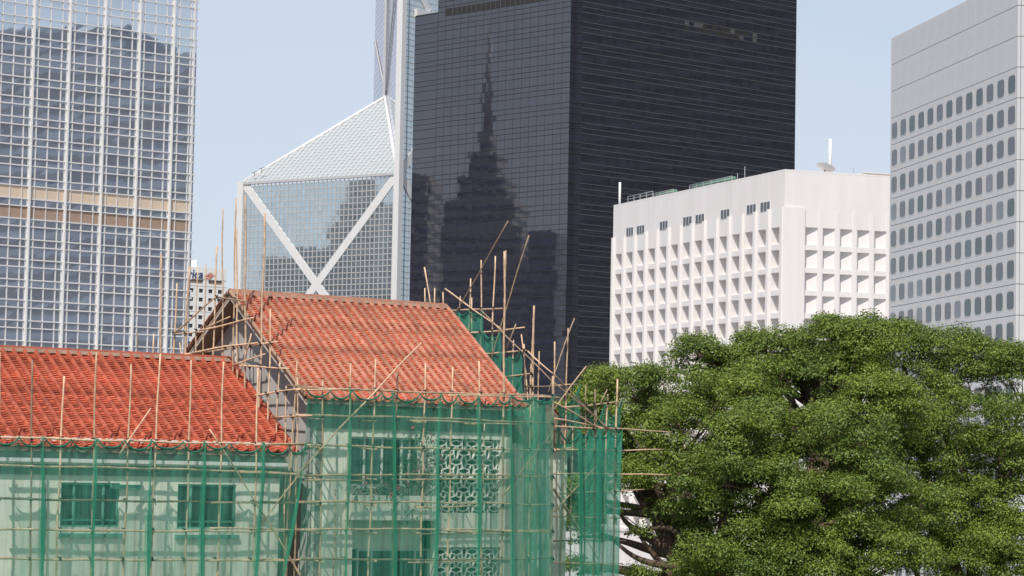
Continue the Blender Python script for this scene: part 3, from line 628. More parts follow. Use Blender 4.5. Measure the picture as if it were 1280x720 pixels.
# ================================================================== THE TILED HOUSES
E1 = at(382, 499, 87.5); FH = Frame(E1, 40.0); ZE = E1.z
HD, HH = 4.36, 3.47                      # half depth and rise of the tall roof
HL = FH.ry(657, 508, 0).x
LX = FH.ry(370, 566, 0); ZLE = LX.z; LXR = LX.x; LD, LH = 3.75, 2.92
def tile_row_mesh(slope_len, w, m1, m2, seed, e=0.105):
    r = random.Random(seed); mb = MB(); n = int(slope_len/e); p1, p2 = r.uniform(-1, 0), r.uniform(-1, 0)
    nx = 5
    for k in range(n+1):
        t0 = max(-0.03, (k+p1)*e); t1 = min((k+p1)*e+e*1.12, slope_len)
        if t1-t0 < 0.02: continue
        t0 += r.uniform(-.008, .008); dz = r.uniform(-0.006, 0.008); sk = r.uniform(-0.010, 0.010)
        xs = [-w/2+w*i/(nx-1) for i in range(nx)]
        pr = [0.055*(2*x/w)**2 for x in xs]
        fr = [(x, t0+sk*(x/w), 0.040+p+dz) for x, p in zip(xs, pr)]; bk = [(x, t1+sk*(x/w), 0.008+p) for x, p in zip(xs, pr)]; lo = [(x, t0+sk*(x/w)+0.004, 0.004+p) for x, p in zip(xs, pr)]
        mb.cur = 0; mb.add(fr+bk+lo, [(i, i+1, nx+i+1, nx+i) for i in range(nx-1)]+[(2*nx+i, 2*nx+i+1, i+1, i) for i in range(nx-1)])
    e2 = 0.19; n2 = int(slope_len/e2)+2
    for k in range(n2):
        t0 = max(-0.04, (k+p2)*e2+r.uniform(-.025, .025)); t1 = min((k+p2)*e2+e2*1.2, slope_len); r0 = 0.083+r.uniform(-.003, .004); r1 = 0.076; sx = r.uniform(-.007, .007)
        if t1-t0 < 0.05: continue
        vs = []
        for t, rr in ((t0, r0), (t1, r1)):
            for i in range(6): th = math.pi*i/5; vs.append((w/2+sx+rr*math.cos(th), t, 0.062+rr*0.95*math.sin(th)))
        vs.append((w/2+sx, t0, 0.062))
        mb.cur = 1; mb.add(vs, [(i, i+1, 7+i, 6+i) for i in range(5)]+[(12, i+1, i) for i in range(5)])
    mb.cur = 0
    return mb.mesh('tile_row', [m1, m2])
def tiled_roof(parent, x0, x1, d, h, ze, ncol, m1, m2, bar_left=True):
    sl = math.hypot(d, h); ang = math.atan2(h, d); w = (x1-x0)/ncol
    c = MB(); th = 0.10
    sec = [(0, ze-0.02), (d, ze+h-0.02), (2*d, ze-0.02), (2*d, ze-0.02-th), (d, ze+h-0.02-th*1.2), (0, ze-0.02-th)]
    c.prism([(x0+0.02, y, z) for y, z in sec], (x1-x0-0.04, 0, 0)); roof = c.build('roof', MT['deck'], parent)
    ms = [tile_row_mesh(sl, w, m1, m2, s) for s in range(9)]
    for i in range(ncol):
        x = x0+(i+0.5)*w
        o = inst(random.choice(ms), 'tile_row', roof, (x, 0, ze)); o.rotation_euler = (ang, 0, 0); o.location = Vector((x, 0, ze))-Vector(BASE[roof])
        o = inst(random.choice(ms), 'tile_row', roof, (x, 2*d, ze)); o.rotation_euler = (ang, 0, math.pi)
    # ridge: short half-round tiles bedded in mortar
    c = MB(); n = int((x1-x0)/0.32); rr = random.Random(3)
    c.prism([(x0, d-0.16, ze+h-0.02), (x0, d+0.16, ze+h-0.02), (x0, d+0.09, ze+h+0.10), (x0, d-0.09, ze+h+0.10)], (x1-x0, 0, 0)); c.build('ridge_mortar', MT['mortar'], roof)
    rm_ = MB()
    for k in range(5): pass
    vs = []; 
    for t, r in ((0, 0.10), (0.335, 0.085)):
        for i in range(7): th = math.pi*i/6; vs.append((t, r*math.cos(th), 0.07+r*math.sin(th)))
    rm_.add(vs, [(i, 7+i, 8+i, i+1) for i in range(6)]+[(0, 1, 2, 3, 4, 5, 6)]); rm_ = rm_.mesh('ridge_tile', m2)
    for i in range(n): 
        o = inst(rm_, 'ridge_tile', roof, (x0+(x1-x0)*i/n, d, ze+h)); o.rotation_euler = (0, rr.uniform(-.03, .03), rr.uniform(-.04, .04))
    # verges: mortared edge roll
    for xx in (x0, x1):
        for s in (0, 1):
            c = MB(); y0, y1 = (0, d) if s == 0 else (2*d, d)
            pts = [(xx, y0+(y1-y0)*k/12, ze+h*k/12+0.10+rr.uniform(-.012, .012)) for k in range(13)]
            c.tube(pts, 0.06, 7); c.build('verge', MT['mortar'] if m1 is MT['tile_warm'] else m2, roof, smooth=True)
    return roof
def bargeboards(parent, x, d, h, ze):
    for s in (0, 1):
        y0 = 0 if s == 0 else 2*d
        a = Vector((x, y0, ze-0.02)); b = Vector((x, d, ze+h-0.02)); dn = Vector((0, 0, -0.16))
        c = MB(); c.prism([a, b, b+dn, a+dn], (0.035, 0, 0)); c.build('bargeboard', MT['board_white'], parent)

th_ = thing('tiled_house', 'tall house with a faded red tile roof and grey gable wrapped in scaffolding', 'house', FH, (0, 0.4, TZ))
tiled_roof(th_, 0, HL, HD, HH, ZE, 27, MT['tile_warm'], MT['roll_warm'])
bargeboards(th_, 0.03, HD, HH, ZE); bargeboards(th_, HL-0.07, HD, HH, ZE)
YW = 0.40; XW0 = FH.ry(391, 560, YW).x; XW1 = FH.ry(640, 560, YW).x
def R4(xa, ya, xb, yb, c): p = FH.ry(xa, yb, c); q = FH.ry(xb, ya, c); return (p.x, q.x, p.z, q.z)
win = R4(438, 548, 527, 607, YW); bal = R4(438, 651, 545, 790, YW); br1 = R4(546, 550, 626, 641, YW); br2 = R4(546, 684, 626, 775, YW)
c = MB(); holed_wall(c, XW0, XW1, TZ, ZE+0.3, YW, 0.28, [win, bal, br1, br2]); c.build('front_wall', MT['render_cream'], th_)
# back of the rooms, so that openings look into darkness
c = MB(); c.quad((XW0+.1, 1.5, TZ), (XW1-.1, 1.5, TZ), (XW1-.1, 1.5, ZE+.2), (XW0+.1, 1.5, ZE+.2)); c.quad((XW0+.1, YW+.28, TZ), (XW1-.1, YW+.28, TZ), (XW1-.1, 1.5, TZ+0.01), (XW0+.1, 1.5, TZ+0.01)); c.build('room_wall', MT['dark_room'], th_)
c = MB()
k = HH/HD; XG = 0.72
yb_ = 2*HD-YW
gab = lambda x: [(x, YW, TZ), (x, yb_, TZ), (x, yb_, ZE+k*YW-0.16), (x, HD, ZE+HH-0.18), (x, YW, ZE+k*YW-0.16)]
c.prism([Vector(p) for p in gab(XG)], (0.25, 0, 0)); c.build('gable_wall', MT['render_grey'], th_)
c = MB(); c.prism([Vector(p) for p in gab(XW1-0.25)], (0.25, 0, 0)); c.box(XG+.3, XW1-.3, yb_-.25, yb_, TZ, ZE+k*YW-.2); c.build('gable_wall', MT['render_cream'], th_)
if XW0 > XG+0.01:
    pass
c = MB(); c.box(min(XG, XW0)-0.0, XW0-0.003, YW+0.003, YW+0.28, TZ, ZE+k*YW-0.2); c.build('corner_strip', MT['render_grey'], th_)
c = MB(); dpp = FH.rx(298, 432, XG); dq = FH.rx(300, 466, XG); c.box(XG-0.1, XG-0.003, dpp.y-0.05, dpp.y+0.05, dq.z, dpp.z); c.build('downpipe', MT['board_white'], th_)
c = MB(); jb = FH.rx(331, 505, XG); c.box(XG-0.12, XG-0.003, jb.y-0.1, jb.y+0.1, jb.z-0.14, jb.z+0.14); c.build('junction_box', MT['steel'], th_)
def window(parent, r, y, splits, paint, transom=None):
    """frame (part) with panes (sub-parts) in an opening r=(x0,x1,z0,z1)"""
    x0, x1, z0, z1 = r; f = MB(); t = 0.06
    f.box(x0, x0+t, y-0.03, y+0.05, z0, z1); f.box(x1-t, x1, y-0.03, y+0.05, z0, z1); f.box(x0+t, x1-t, y-0.03, y+0.05, z0, z0+t); f.box(x0+t, x1-t, y-0.03, y+0.05, z1-t, z1)
    xs = [x0]+[x0+(x1-x0)*s for s in splits]+[x1]
    for x in xs[1:-1]: f.box(x-0.035, x+0.035, y-0.025, y+0.045, z0+t, z1-t)
    if transom:
        zt = z0+(z1-z0)*transom
        for a, b in zip(xs[:-1], xs[1:]): f.box(a+0.06, b-0.036, y-0.02, y+0.04, zt-0.03, zt+0.03)
    fo = f.build('window_frame', paint, parent)
    for a, b in zip(xs[:-1], xs[1:]):
        p = MB(); p.quad((a+0.04, y+0.01, z0+0.05), (b-0.04, y+0.01, z0+0.05), (b-0.04, y+0.01, z1-0.05), (a+0.04, y+0.01, z1-0.05)); p.build('pane', MT['pane'], fo)
    return fo
window(th_, win, YW+0.14, (0.22, 0.47, 0.75, 0.86), MT['pale_paint'], None)
fz = FH.ry(500, 538, YW-0.05).z; c = MB(); c.box(XW0-0.25, XW1, YW-0.05, YW-0.003, fz, ZE+0.02); c.build('eave_shade_board', MT['eave_shade'], th_)  # dark board: eave shade and timber soffit put into one colour
sl_ = FH.ry(436, 609, YW); c = MB(); c.box(win[0]-0.08, win[1]+0.08, YW-0.12, YW+0.2, win[2]-0.09, win[2]-0.003); c.build('window_sill', MT['pale_paint'], th_)
pb = R4(437, 620, 543, 650, YW-0.25)
c = MB(); c.box(pb[0], pb[1], YW-0.35, YW-0.003, pb[2], pb[3]); c.build('planter_box', MT['render_cream'], th_)
lw = R4(450, 686, 527, 780, YW+0.7)
c = MB(); c.box(bal[0]+0.003, bal[1]-0.003, YW+0.75, YW+0.9, TZ, lw[2]+0.6); c.box(bal[0]+0.003, bal[1]-0.003, YW+0.76, YW+0.9, lw[3], bal[3]+0.2); c.build('balcony_wall', MT['render_cream'], th_)
window(th_, (lw[0]-0.2, lw[1]+0.3, lw[2]-0.3, lw[3]), YW+0.7, (0.2, 0.5, 0.8), MT['pale_paint'], 0.62)
# breeze blocks: square blocks with a four-pointed pierced star
def breeze_mesh(s):
    """one block: four pinched ovals, lying and standing by turns"""
    mb = MB(); c = s/2; d = 0.08; w = 0.020; n = 14
    for i, j in ((0, 0), (0, 1), (1, 0), (1, 1)):
        ox, oz = (i-0.5)*c, (j-0.5)*c; pts = []
        for k in range(n):
            th = 2*math.pi*(k+0.5)/n; x = 0.70*c*math.copysign(abs(math.cos(th))**0.75, math.cos(th)); y = 0.24*c*math.copysign(abs(math.sin(th))**0.6, math.sin(th)); y += math.copysign(0.13*c*math.exp(-(x/(0.22*c))**2), y)
            pts.append((ox+x, oz+y) if (i+j) % 2 else (ox+y, oz+x))
        dd = d if (i+j) % 2 else d-0.008
        for k in range(n):
            (xa, za), (xb, zb) = pts[k], pts[(k+1) % n]; L = math.hypot(xb-xa, zb-za); nx, nz = -(zb-za)/L*w, (xb-xa)/L*w
            mb.prism([(xa+nx, -dd/2, za+nz), (xb+nx, -dd/2, zb+nz), (xb-nx, -dd/2, zb-nz), (xa-nx, -dd/2, za-nz)], (0, dd, 0))
    return mb
for (x0, x1, z0, z1) in (br1, br2):
    nc = 4; s = (x1-x0)/nc; nrw = max(1, round((z1-z0)/s)); sz = (z1-z0)/nrw
    bm = breeze_mesh(s).mesh('breeze_block', MT['breeze'])
    for i in range(nc):
        for j in range(nrw):
            o = inst(bm, 'breeze_block', th_, (x0+(i+.5)*s, YW+0.10, z0+(j+.5)*sz)); o.scale = (0.985, 1, 0.985*sz/s)

lh_ = thing('tiled_house', 'low house with a bright red tile roof and green windows left of the grey gable', 'house', FH, (-6, 0.4, TZ))
LX0 = LXR-16.0
tiled_roof(lh_, LX0, LXR, LD, LH, ZLE, 42, MT['tile_red'], MT['roll_red'])
bargeboards(lh_, LXR-0.07, LD, LH, ZLE)
YWL = 0.20
wr = FH.ry(349, 620, YWL).x
lw1 = R4(221, 606, 296, 661, YWL); lw2 = R4(75, 604, 150, 659, YWL)
c = MB(); holed_wall(c, LX0+0.5, wr, TZ, ZLE+0.3, YWL, 0.25, [lw1, lw2]); c.build('front_wall', MT['render_cream'], lh_)
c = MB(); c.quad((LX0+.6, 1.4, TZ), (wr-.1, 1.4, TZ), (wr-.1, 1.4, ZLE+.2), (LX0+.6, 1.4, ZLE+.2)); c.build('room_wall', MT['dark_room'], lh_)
k2 = LH/LD
gl = [(wr-0.25, YWL+.003, TZ), (wr-0.25, 2*LD-YWL, TZ), (wr-0.25, 2*LD-YWL, ZLE+k2*YWL-.16), (wr-0.25, LD, ZLE+LH-.18), (wr-0.25, YWL+.003, ZLE+k2*YWL-.16)]
c = MB(); c.prism([Vector(p) for p in gl], (0.247, 0, 0)); c.build('gable_wall', MT['render_cream'], lh_)
fz = FH.ry(300, 597, YWL-0.04).z; c = MB(); c.box(LX0+.5, wr, YWL-0.04, YWL-.003, fz, ZLE-0.02); c.build('eave_shade_board', MT['eave_shade'], lh_)  # the same painted eave shade along the low house wall
for r in (lw1, lw2):
    window(lh_, r, YWL+0.08, (0.24, 0.74), MT['green_paint'], 0.16)
    c = MB(); c.box(r[0]-0.08, r[1]+0.08, YWL-0.1, YWL+0.05, r[2]-0.28, r[2]-0.18); c.build('window_sill', MT['green_paint'], lh_)
gy = FH.ry(366, 581, -0.05); c = MB(); c.box(LX0+.2, gy.x, -0.05, 0.04, gy.z-0.06, gy.z+0.05); c.build('gutter', MT['board_white'], lh_)
c = MB(); c.box(LX0+.2, gy.x-0.05, 0.05, YWL-.003, gy.z-0.12, gy.z-0.06); c.build('soffit', MT['render_cream'], lh_)
q = R4(140, 606, 177, 611, YWL-0.1); c = MB(); c.box(q[0], q[1], YWL-0.1, YWL-.003, q[2], q[3]); c.build('ledge', MT['green_paint'], lh_)

# the wing half hidden behind netting at the right
WY = 1.6
wp = FH.ry(692, 521, WY); wq = FH.ry(722, 552, WY)
wg = thing('tiled_wing', 'low rear wing with a scrap of red roof behind the right-hand nets', 'house', FH, (wp.x+1, WY+0.6, TZ))
wd = 2.0; wk = 0.62
WX0 = wp.x-0.5; WX1 = FH.ry(758, 600, WY).x
zwe = wq.z
# roof falling towards the right: build as slope rows turned a quarter
sl2 = 1.75; angw = math.atan2(1.2, 1.27)
c = MB(); xe = wq.x
c.prism([(xe, WY, zwe), (xe-1.27, WY, zwe+1.2), (xe-2.5, WY, zwe+1.2), (xe-2.5, WY, zwe-0.1), (xe, WY, zwe-0.1)], (0, 5, 0)); wrf = c.build('roof', MT['deck'], wg)
tmw = tile_row_mesh(sl2, 0.34, MT['tile_red'], MT['roll_red'], 11)
for i in range(14):
    o = inst(tmw, 'tile_row', wrf, (xe, WY+0.17+0.34*i, zwe)); o.rotation_euler = Matrix.Rotation(rad(90), 4, 'Z').to_euler(); o.rotation_euler = (Matrix.Rotation(rad(90), 4, 'Z') @ Matrix.Rotation(angw, 4, 'X')).to_euler()
c = MB(); c.box(HL+.2, xe-0.25, WY+0.25, WY+5, TZ, zwe-0.1); c.build('wall', MT['render_cream'], wg)

# ================================================================== BAMBOO SCAFFOLDS
TIES = {}
def pole(par, name, a, b, r=0.042, old=None, seed=None):
    a = Vector(a); b = Vector(b); L = (b-a).length; t = (b-a)/L
    n = max(2, int(L/0.42)); rr = random.Random(hash((round(a.x, 2), round(a.z, 2), round(b.x, 2), round(b.z, 2))) & 0xffff)
    sd = t.cross(Vector((0.2, 1, 0.3))).normalized(); s2 = t.cross(sd)
    b1, b2 = rr.uniform(-1, 1)*0.006*L, rr.uniform(-1, 1)*0.006*L; ph = rr.uniform(0, 6)
    pts = []; rs = []
    for i in range(n+1):
        f = i/n; off = sd*(b1*math.sin(math.pi*f)+0.012*math.sin(ph+f*L*2.1)) + s2*(b2*math.sin(math.pi*f)+0.010*math.cos(ph*2+f*L*1.7))
        base = a+t*L*f+off; rad_ = r*0.88*(1.08-0.30*f)
        if 0 < i < n:
            pts += [base-t*0.05, base, base+t*0.05]; rs += [rad_*0.96, rad_*1.22, rad_*0.96]
        else: pts.append(base); rs.append(rad_)
    c = MB(); c.tube(pts, rs, 6)
    m = MT['bamboo_old'] if (old if old is not None else rr.random() < 0.16) else MT['bamboo']
    return c.build(name, m, par, smooth=True)
def tie_at(par, p): TIES.setdefault(par, []).append(Vector(p))
def finish_ties(par):
    c = MB()
    for p in TIES.get(par, []):
        for s in (-1, 1):
            q = Vector((0.045, 0.03*s, 0.05*s)); c.tube([p-q, p+Vector((0, -0.055, 0)), p+q], 0.022, 5)
        if random.random() < 0.5: c.tube([p, p+Vector((random.uniform(-.05, .05), -0.08, -0.14))], 0.012, 4)
    if c.v: c.build('lashing', MT['tie'], par, kind='stuff')
YS = -0.42                                  # plane of the front poles
def fpole(par, name, x0, y0, x1, y1, c=YS, **k):
    p = FH.ry(x0, y0, c); q = FH.ry(x1, y1, c); return pole(par, name, (p.x, c, p.z), (q.x, c, q.z), **k)
def gpole(par, name, x0, y0, x1, y1, c, **k):
    p = FH.rx(x0, y0, c); q = FH.rx(x1, y1, c); return pole(par, name, (c, p.y, p.z), (c, q.y, q.z), **k)
def down(par, x, ytop, xb, yb, c=YS, r=0.042, plane='y', **k):
    """an upright from its top pixel through a lower pixel, on to the ground"""
    f = FH.ry if plane == 'y' else FH.rx
    p = f(x, ytop, c); q = f(xb, yb, c); P = Vector((p.x, p.y, p.z)); Q = Vector((q.x, q.y, q.z)); d = Q-P
    if abs(d.z) < 1e-6: d = Vector((0, 0, -1))
    # poles run close to plumb further down
    G = Q+Vector((d.x, d.y, d.z))*((Q.z-TZ)/max(-d.z, .1))*1.0
    G = Vector((Q.x+(G.x-Q.x)*0.3, Q.y+(G.y-Q.y)*0.3, TZ))
    return pole(par, 'upright', G, P, r, **k)
sc1 = thing('bamboo_scaffold', 'bamboo scaffold in front of the tall house under the green nets', 'scaffold', FH, (FH.ry(378, 600, YS).x, YS, TZ), 'bamboo scaffolds')
ups = [(404, 475, 397, 700), (439, 454, 430, 700), (470, 449, 461, 700), (497, 464, 494, 700), (532, 454, 526, 700), (566, 459, 560, 700), (599, 451, 610, 700), (631, 314, 627, 700), (663, 500, 660, 700)]
leds = [(376, 484, 690, 494.5), (370, 519, 690, 529.5), (378, 555.5, 690, 562.5), (381, 594.5, 690, 596), (370, 627, 690, 631), (369, 662, 690, 664), (374, 698, 690, 698), (370, 735, 692, 734), (370, 771, 692, 770), (370, 808, 692, 806)]
for x0, y0, x1, y1 in ups: down(sc1, x0, y0, x1, y1, r=0.05 if x0 == 631 else 0.042)
down(sc1, 691.5, 470, 690, 720, r=0.06, c=YS-0.05)
for i, (x0, y0, x1, y1) in enumerate(leds): fpole(sc1, 'ledger', x0, y0, x1, y1, c=YS-0.09)
for x0, y0, x1, y1 in ((370, 486.5, 450, 486.5), (560, 494, 700, 497), (381, 600, 455, 600.5), (490, 599, 640, 598), (512, 525, 650, 531), (520, 668, 630, 664), (510, 703, 600, 702), (520, 635, 590, 632), (600, 662.5, 690, 666), (545, 661, 632, 668)): fpole(sc1, 'ledger', x0, y0, x1, y1, c=YS-0.13, r=0.034)
for x0, y0, x1, y1 in ((374, 590, 527, 428), (352, 558, 300, 640), (628, 620, 690, 540)):
    if x0 != 352: fpole(sc1, 'brace', x0, y0, x1, y1, c=YS-0.17, r=0.034)
for x0, y0, x1, y1 in ups:
    for l in leds[:8]:
        yy_ = l[1]+(l[3]-l[1])*(x0-l[0])/(l[2]-l[0]); xx_ = x0+(x1-x0)*(yy_-y0)/(y1-y0)
        if yy_ > y0: p = FH.ry(xx_, yy_, YS-0.06); tie_at(sc1, (p.x, YS-0.06, p.z))
for l in leds[:7]: p = FH.ry(690.5, l[3], YS-0.12); tie_at(sc1, p)
# short transoms tied back to the wall
for l in leds[1:7]:
    for xx_ in (404, 470, 532, 599):
        yy_ = l[1]+(l[3]-l[1])*(xx_-l[0])/(l[2]-l[0]); p = FH.ry(xx_-4, yy_+2, YS); pole(sc1, 'transom', (p.x, YS-0.2, p.z-0.05), (p.x+.05, YW-0.01, p.z-0.02), 0.03)
for x0, y0, x1, y1 in ((420, 612, 414, 720), (652, 560, 650, 720), (672, 555, 673, 720), (606, 530, 604, 565)): down(sc1, x0, y0, x1, y1, c=YS+0.5, r=0.032)
finish_ties(sc1)

sc2 = thing('bamboo_scaffold', 'bamboo scaffold in front of the low house under the green nets', 'scaffold', FH, (FH.ry(300, 600, YS).x, YS, TZ), 'bamboo scaffolds')
ups2 = [(200, 442, 189, 720), (239, 450, 228, 720), (279, 452, 268, 720), (322, 460, 315, 640), (362, 552, 355, 700), (164, 455, 152, 720), (120, 440, 112, 720), (80, 470, 74, 720), (40, 450, 36, 720), (0, 440, -3, 720)]
for x0, y0, x1, y1 in ups2: down(sc2, x0, y0, x1, y1, r=0.04)
leds2 = [(-10, 546, 377, 556), (-10, 582, 377, 592), (-10, 623, 390, 628), (-10, 661, 390, 663.5), (-10, 698, 392, 699), (-10, 735, 392, 735), (-10, 771, 392, 771)]
for x0, y0, x1, y1 in leds2: fpole(sc2, 'ledger', x0, y0, x1, y1, c=YS-0.09)
for x0, y0, x1, y1 in ((300, 590, 400, 594), (263, 628, 396, 628.5), (262, 660.5, 400, 664), (260, 701, 370, 701), (318, 556, 382, 555)): fpole(sc2, 'ledger', x0, y0, x1, y1, c=YS-0.13, r=0.034)
for x0, y0, x1, y1 in ((382, 730, 262, 536), (320, 664, 400, 560), (150, 568, 188, 510)): fpole(sc2, 'brace', x0, y0, x1, y1, c=YS-0.17, r=0.032)
for x0, y0, x1, y1 in ups2:
    for l in leds2[:6]:
        yy_ = l[1]+(l[3]-l[1])*(x0-l[0])/(l[2]-l[0]); xx_ = x0+(x1-x0)*(yy_-y0)/(y1-y0)
        if yy_ > y0: p = FH.ry(xx_, yy_, YS-0.06); tie_at(sc2, p)
finish_ties(sc2)

XS = -0.55                                   # gable scaffold stands just left of the verge
sc3 = thing('bamboo_scaffold', 'tall bamboo scaffold standing in front of the grey gable wall', 'scaffold', FH, (XS, 3, TZ), 'bamboo scaffolds')
for x0, y0, x1, y1, r in ((201.5, 318, 202.5, 420, .05), (221.5, 354, 216.5, 420, .04), (236.5, 333, 231, 425, .055), (247, 334, 246, 440, .03), (257.5, 330, 257, 420, .03), (271, 308, 270.5, 430, .04),
    (278, 261, 282.5, 425, .034), (294.5, 248, 292, 425, .034), (296, 285, 302.5, 425, .04), (307, 244, 312, 425, .046), (331.5, 266, 325.5, 425, .046), (338.5, 386, 332.5, 510, .036), (349.5, 452, 344, 522, .034),
    (371.5, 451, 364, 530, .038), (357.5, 482, 356, 540, .03), (372.5, 472, 371.5, 540, .034), (171, 415, 171.5, 446, .034), (192, 417, 192, 446, .034), (225, 428, 231, 446, .03)):
    down(sc3, x0, y0, x1, y1, c=XS, r=r, plane='x')
for x0, y0, x1, y1 in ((217, 417, 270, 371), (270, 371, 309, 376.5), (217, 417.5, 255, 415), (250, 413, 317, 397.5), (256, 410, 288, 396), (214, 446, 348, 427), (240, 441, 322, 428), (293, 456.5, 361, 460.5), (318, 494.5, 377, 486), (341, 522, 390, 519), (359, 482.5, 384, 481.5)):
    gpole(sc3, 'ledger', x0, y0, x1, y1, XS-0.08, r=0.034)
for x0, y0, x1, y1 in ((314, 417, 300, 468), (291, 457, 331, 442.5)): gpole(sc3, 'brace', x0, y0, x1, y1, XS-0.12, r=0.03)
for x, y in ((217, 417), (231, 416), (245, 413), (257, 410), (271, 405), (282.5, 401), (292, 400), (301, 398.5), (312, 397), (271, 371), (283, 370), (294, 374), (312, 432), (325, 430), (292, 434.5), (282, 435.5), (301, 433.5), (338, 428.5), (335, 459), (348, 460), (311, 458), (325, 457), (333, 492), (346, 490), (357, 488), (343, 522), (364, 520)): tie_at(sc3, FH.rx(x, y, XS-0.07))
finish_ties(sc3)

XR = FH.ry(690.5, 600, YS).x                 # plane of the right-hand return
sc4 = thing('bamboo_scaffold', 'bamboo scaffold climbing behind the right end of the tall roof', 'scaffold', FH, (XR, 2, TZ), 'bamboo scaffolds')
for x0, y0, x1, y1, r in ((531, 360, 531, 390, .034), (543, 360, 543, 390, .034), (554, 365, 556, 390, .036), (575, 370, 574, 420, .036), (588, 348, 587, 420, .036), (602, 325, 600, 440, .036), (619, 320, 614, 440, .036), (632, 313, 627, 470, .036),
    (667.6, 382, 662, 495, .05), (666.5, 398, 664, 495, .05), (673.5, 439, 671, 495, .034), (652, 418, 668, 475, .03), (655.5, 430, 655, 480, .034), (642, 425, 641, 470, .03), (590, 372, 592, 430, .03)):
    down(sc4, x0, y0, x1, y1, c=XR, r=r, plane='x')
for x0, y0, x1, y1, nm in ((531, 334, 538.5, 388, 'brace'), (635, 276, 557, 412, 'brace'), (661, 294, 612, 456, 'brace'), (556, 361, 627, 412, 'brace'), (601, 388, 690, 476, 'brace'), (645, 405, 632, 440, 'brace'), (660, 439, 690, 466, 'brace'),
    (541, 388.5, 634.5, 384.5, 'ledger'), (573, 417.6, 656, 409.5, 'ledger'), (597, 443, 657.5, 438, 'ledger'), (628, 471, 664, 467, 'ledger'), (655, 483.5, 690, 482, 'ledger')):
    gpole(sc4, nm, x0, y0, x1, y1, XR+(-0.07 if nm == 'ledger' else -0.12), r=0.034 if nm == 'ledger' else 0.029, old=None if nm == 'ledger' else (x0 in (635, 661, 601, 645)))
for x, y in ((556, 388), (574, 387), (588, 386.5), (601, 386), (617, 385), (630, 384.5), (588, 416), (600, 415), (615, 413.5), (629, 412), (614, 441.5), (628, 440), (655, 438), (664, 467), (664, 483)): tie_at(sc4, FH.rx(x, y, XR-0.07))
finish_ties(sc4)

YWG = 1.1
sc5 = thing('bamboo_scaffold', 'bamboo scaffold round the rear wing beside the tree', 'scaffold', FH, (FH.ry(730, 600, YWG).x, YWG, TZ), 'bamboo scaffolds')
for x0, y0, x1, y1, r in ((693.6, 427, 692.5, 480, .04), (710, 410, 705.5, 480, .038), (732.6, 481, 732, 560, .036), (743.5, 486, 741.5, 560, .038), (759.5, 493, 757.5, 560, .036), (771.5, 474, 769, 700, .05), (716, 535, 714, 720, .034), (745, 510, 744, 720, .034)):
    down(sc5, x0, y0, x1, y1, c=YWG, r=r)
for x0, y0, x1, y1, nm in ((718, 398, 685, 490, 'brace'), (732.5, 458, 693, 511, 'brace'), (690, 476, 767, 540, 'brace'), (690, 466, 765, 543, 'brace'), (692, 502, 748, 535, 'brace'), (759, 487, 750, 504, 'brace'), (693, 611, 748, 700, 'brace'), (692, 640, 746, 582, 'brace'), (690, 610, 722, 660, 'brace'),
    (690, 483, 722, 480, 'ledger'), (702, 509.5, 774, 502.5, 'ledger'), (692, 533.5, 840, 540, 'ledger'), (692, 523, 764, 536, 'ledger'), (692, 561.5, 830, 562, 'ledger'), (692, 592, 838, 594, 'ledger'), (700, 617, 806, 612, 'ledger'), (692, 646, 777, 648, 'ledger'), (692, 676, 783, 676, 'ledger'), (692, 704, 778, 705, 'ledger'), (692, 738, 778, 738, 'ledger'), (692, 564, 718, 559, 'ledger')):
    fpole(sc5, nm, x0, y0, x1, y1, c=YWG-(0.08 if nm == 'ledger' else 0.13), r=0.034 if nm == 'ledger' else 0.029, old=None if nm == 'ledger' else (x0 in (718, 759, 690)))
for l in ((769, 536), (769, 561.5), (769, 592.5), (769, 615), (769, 648), (769, 676), (741, 535), (732, 505), (742, 504), (759, 503), (757, 535)): tie_at(sc5, FH.ry(l[0], l[1], YWG-0.07))
finish_ties(sc5)

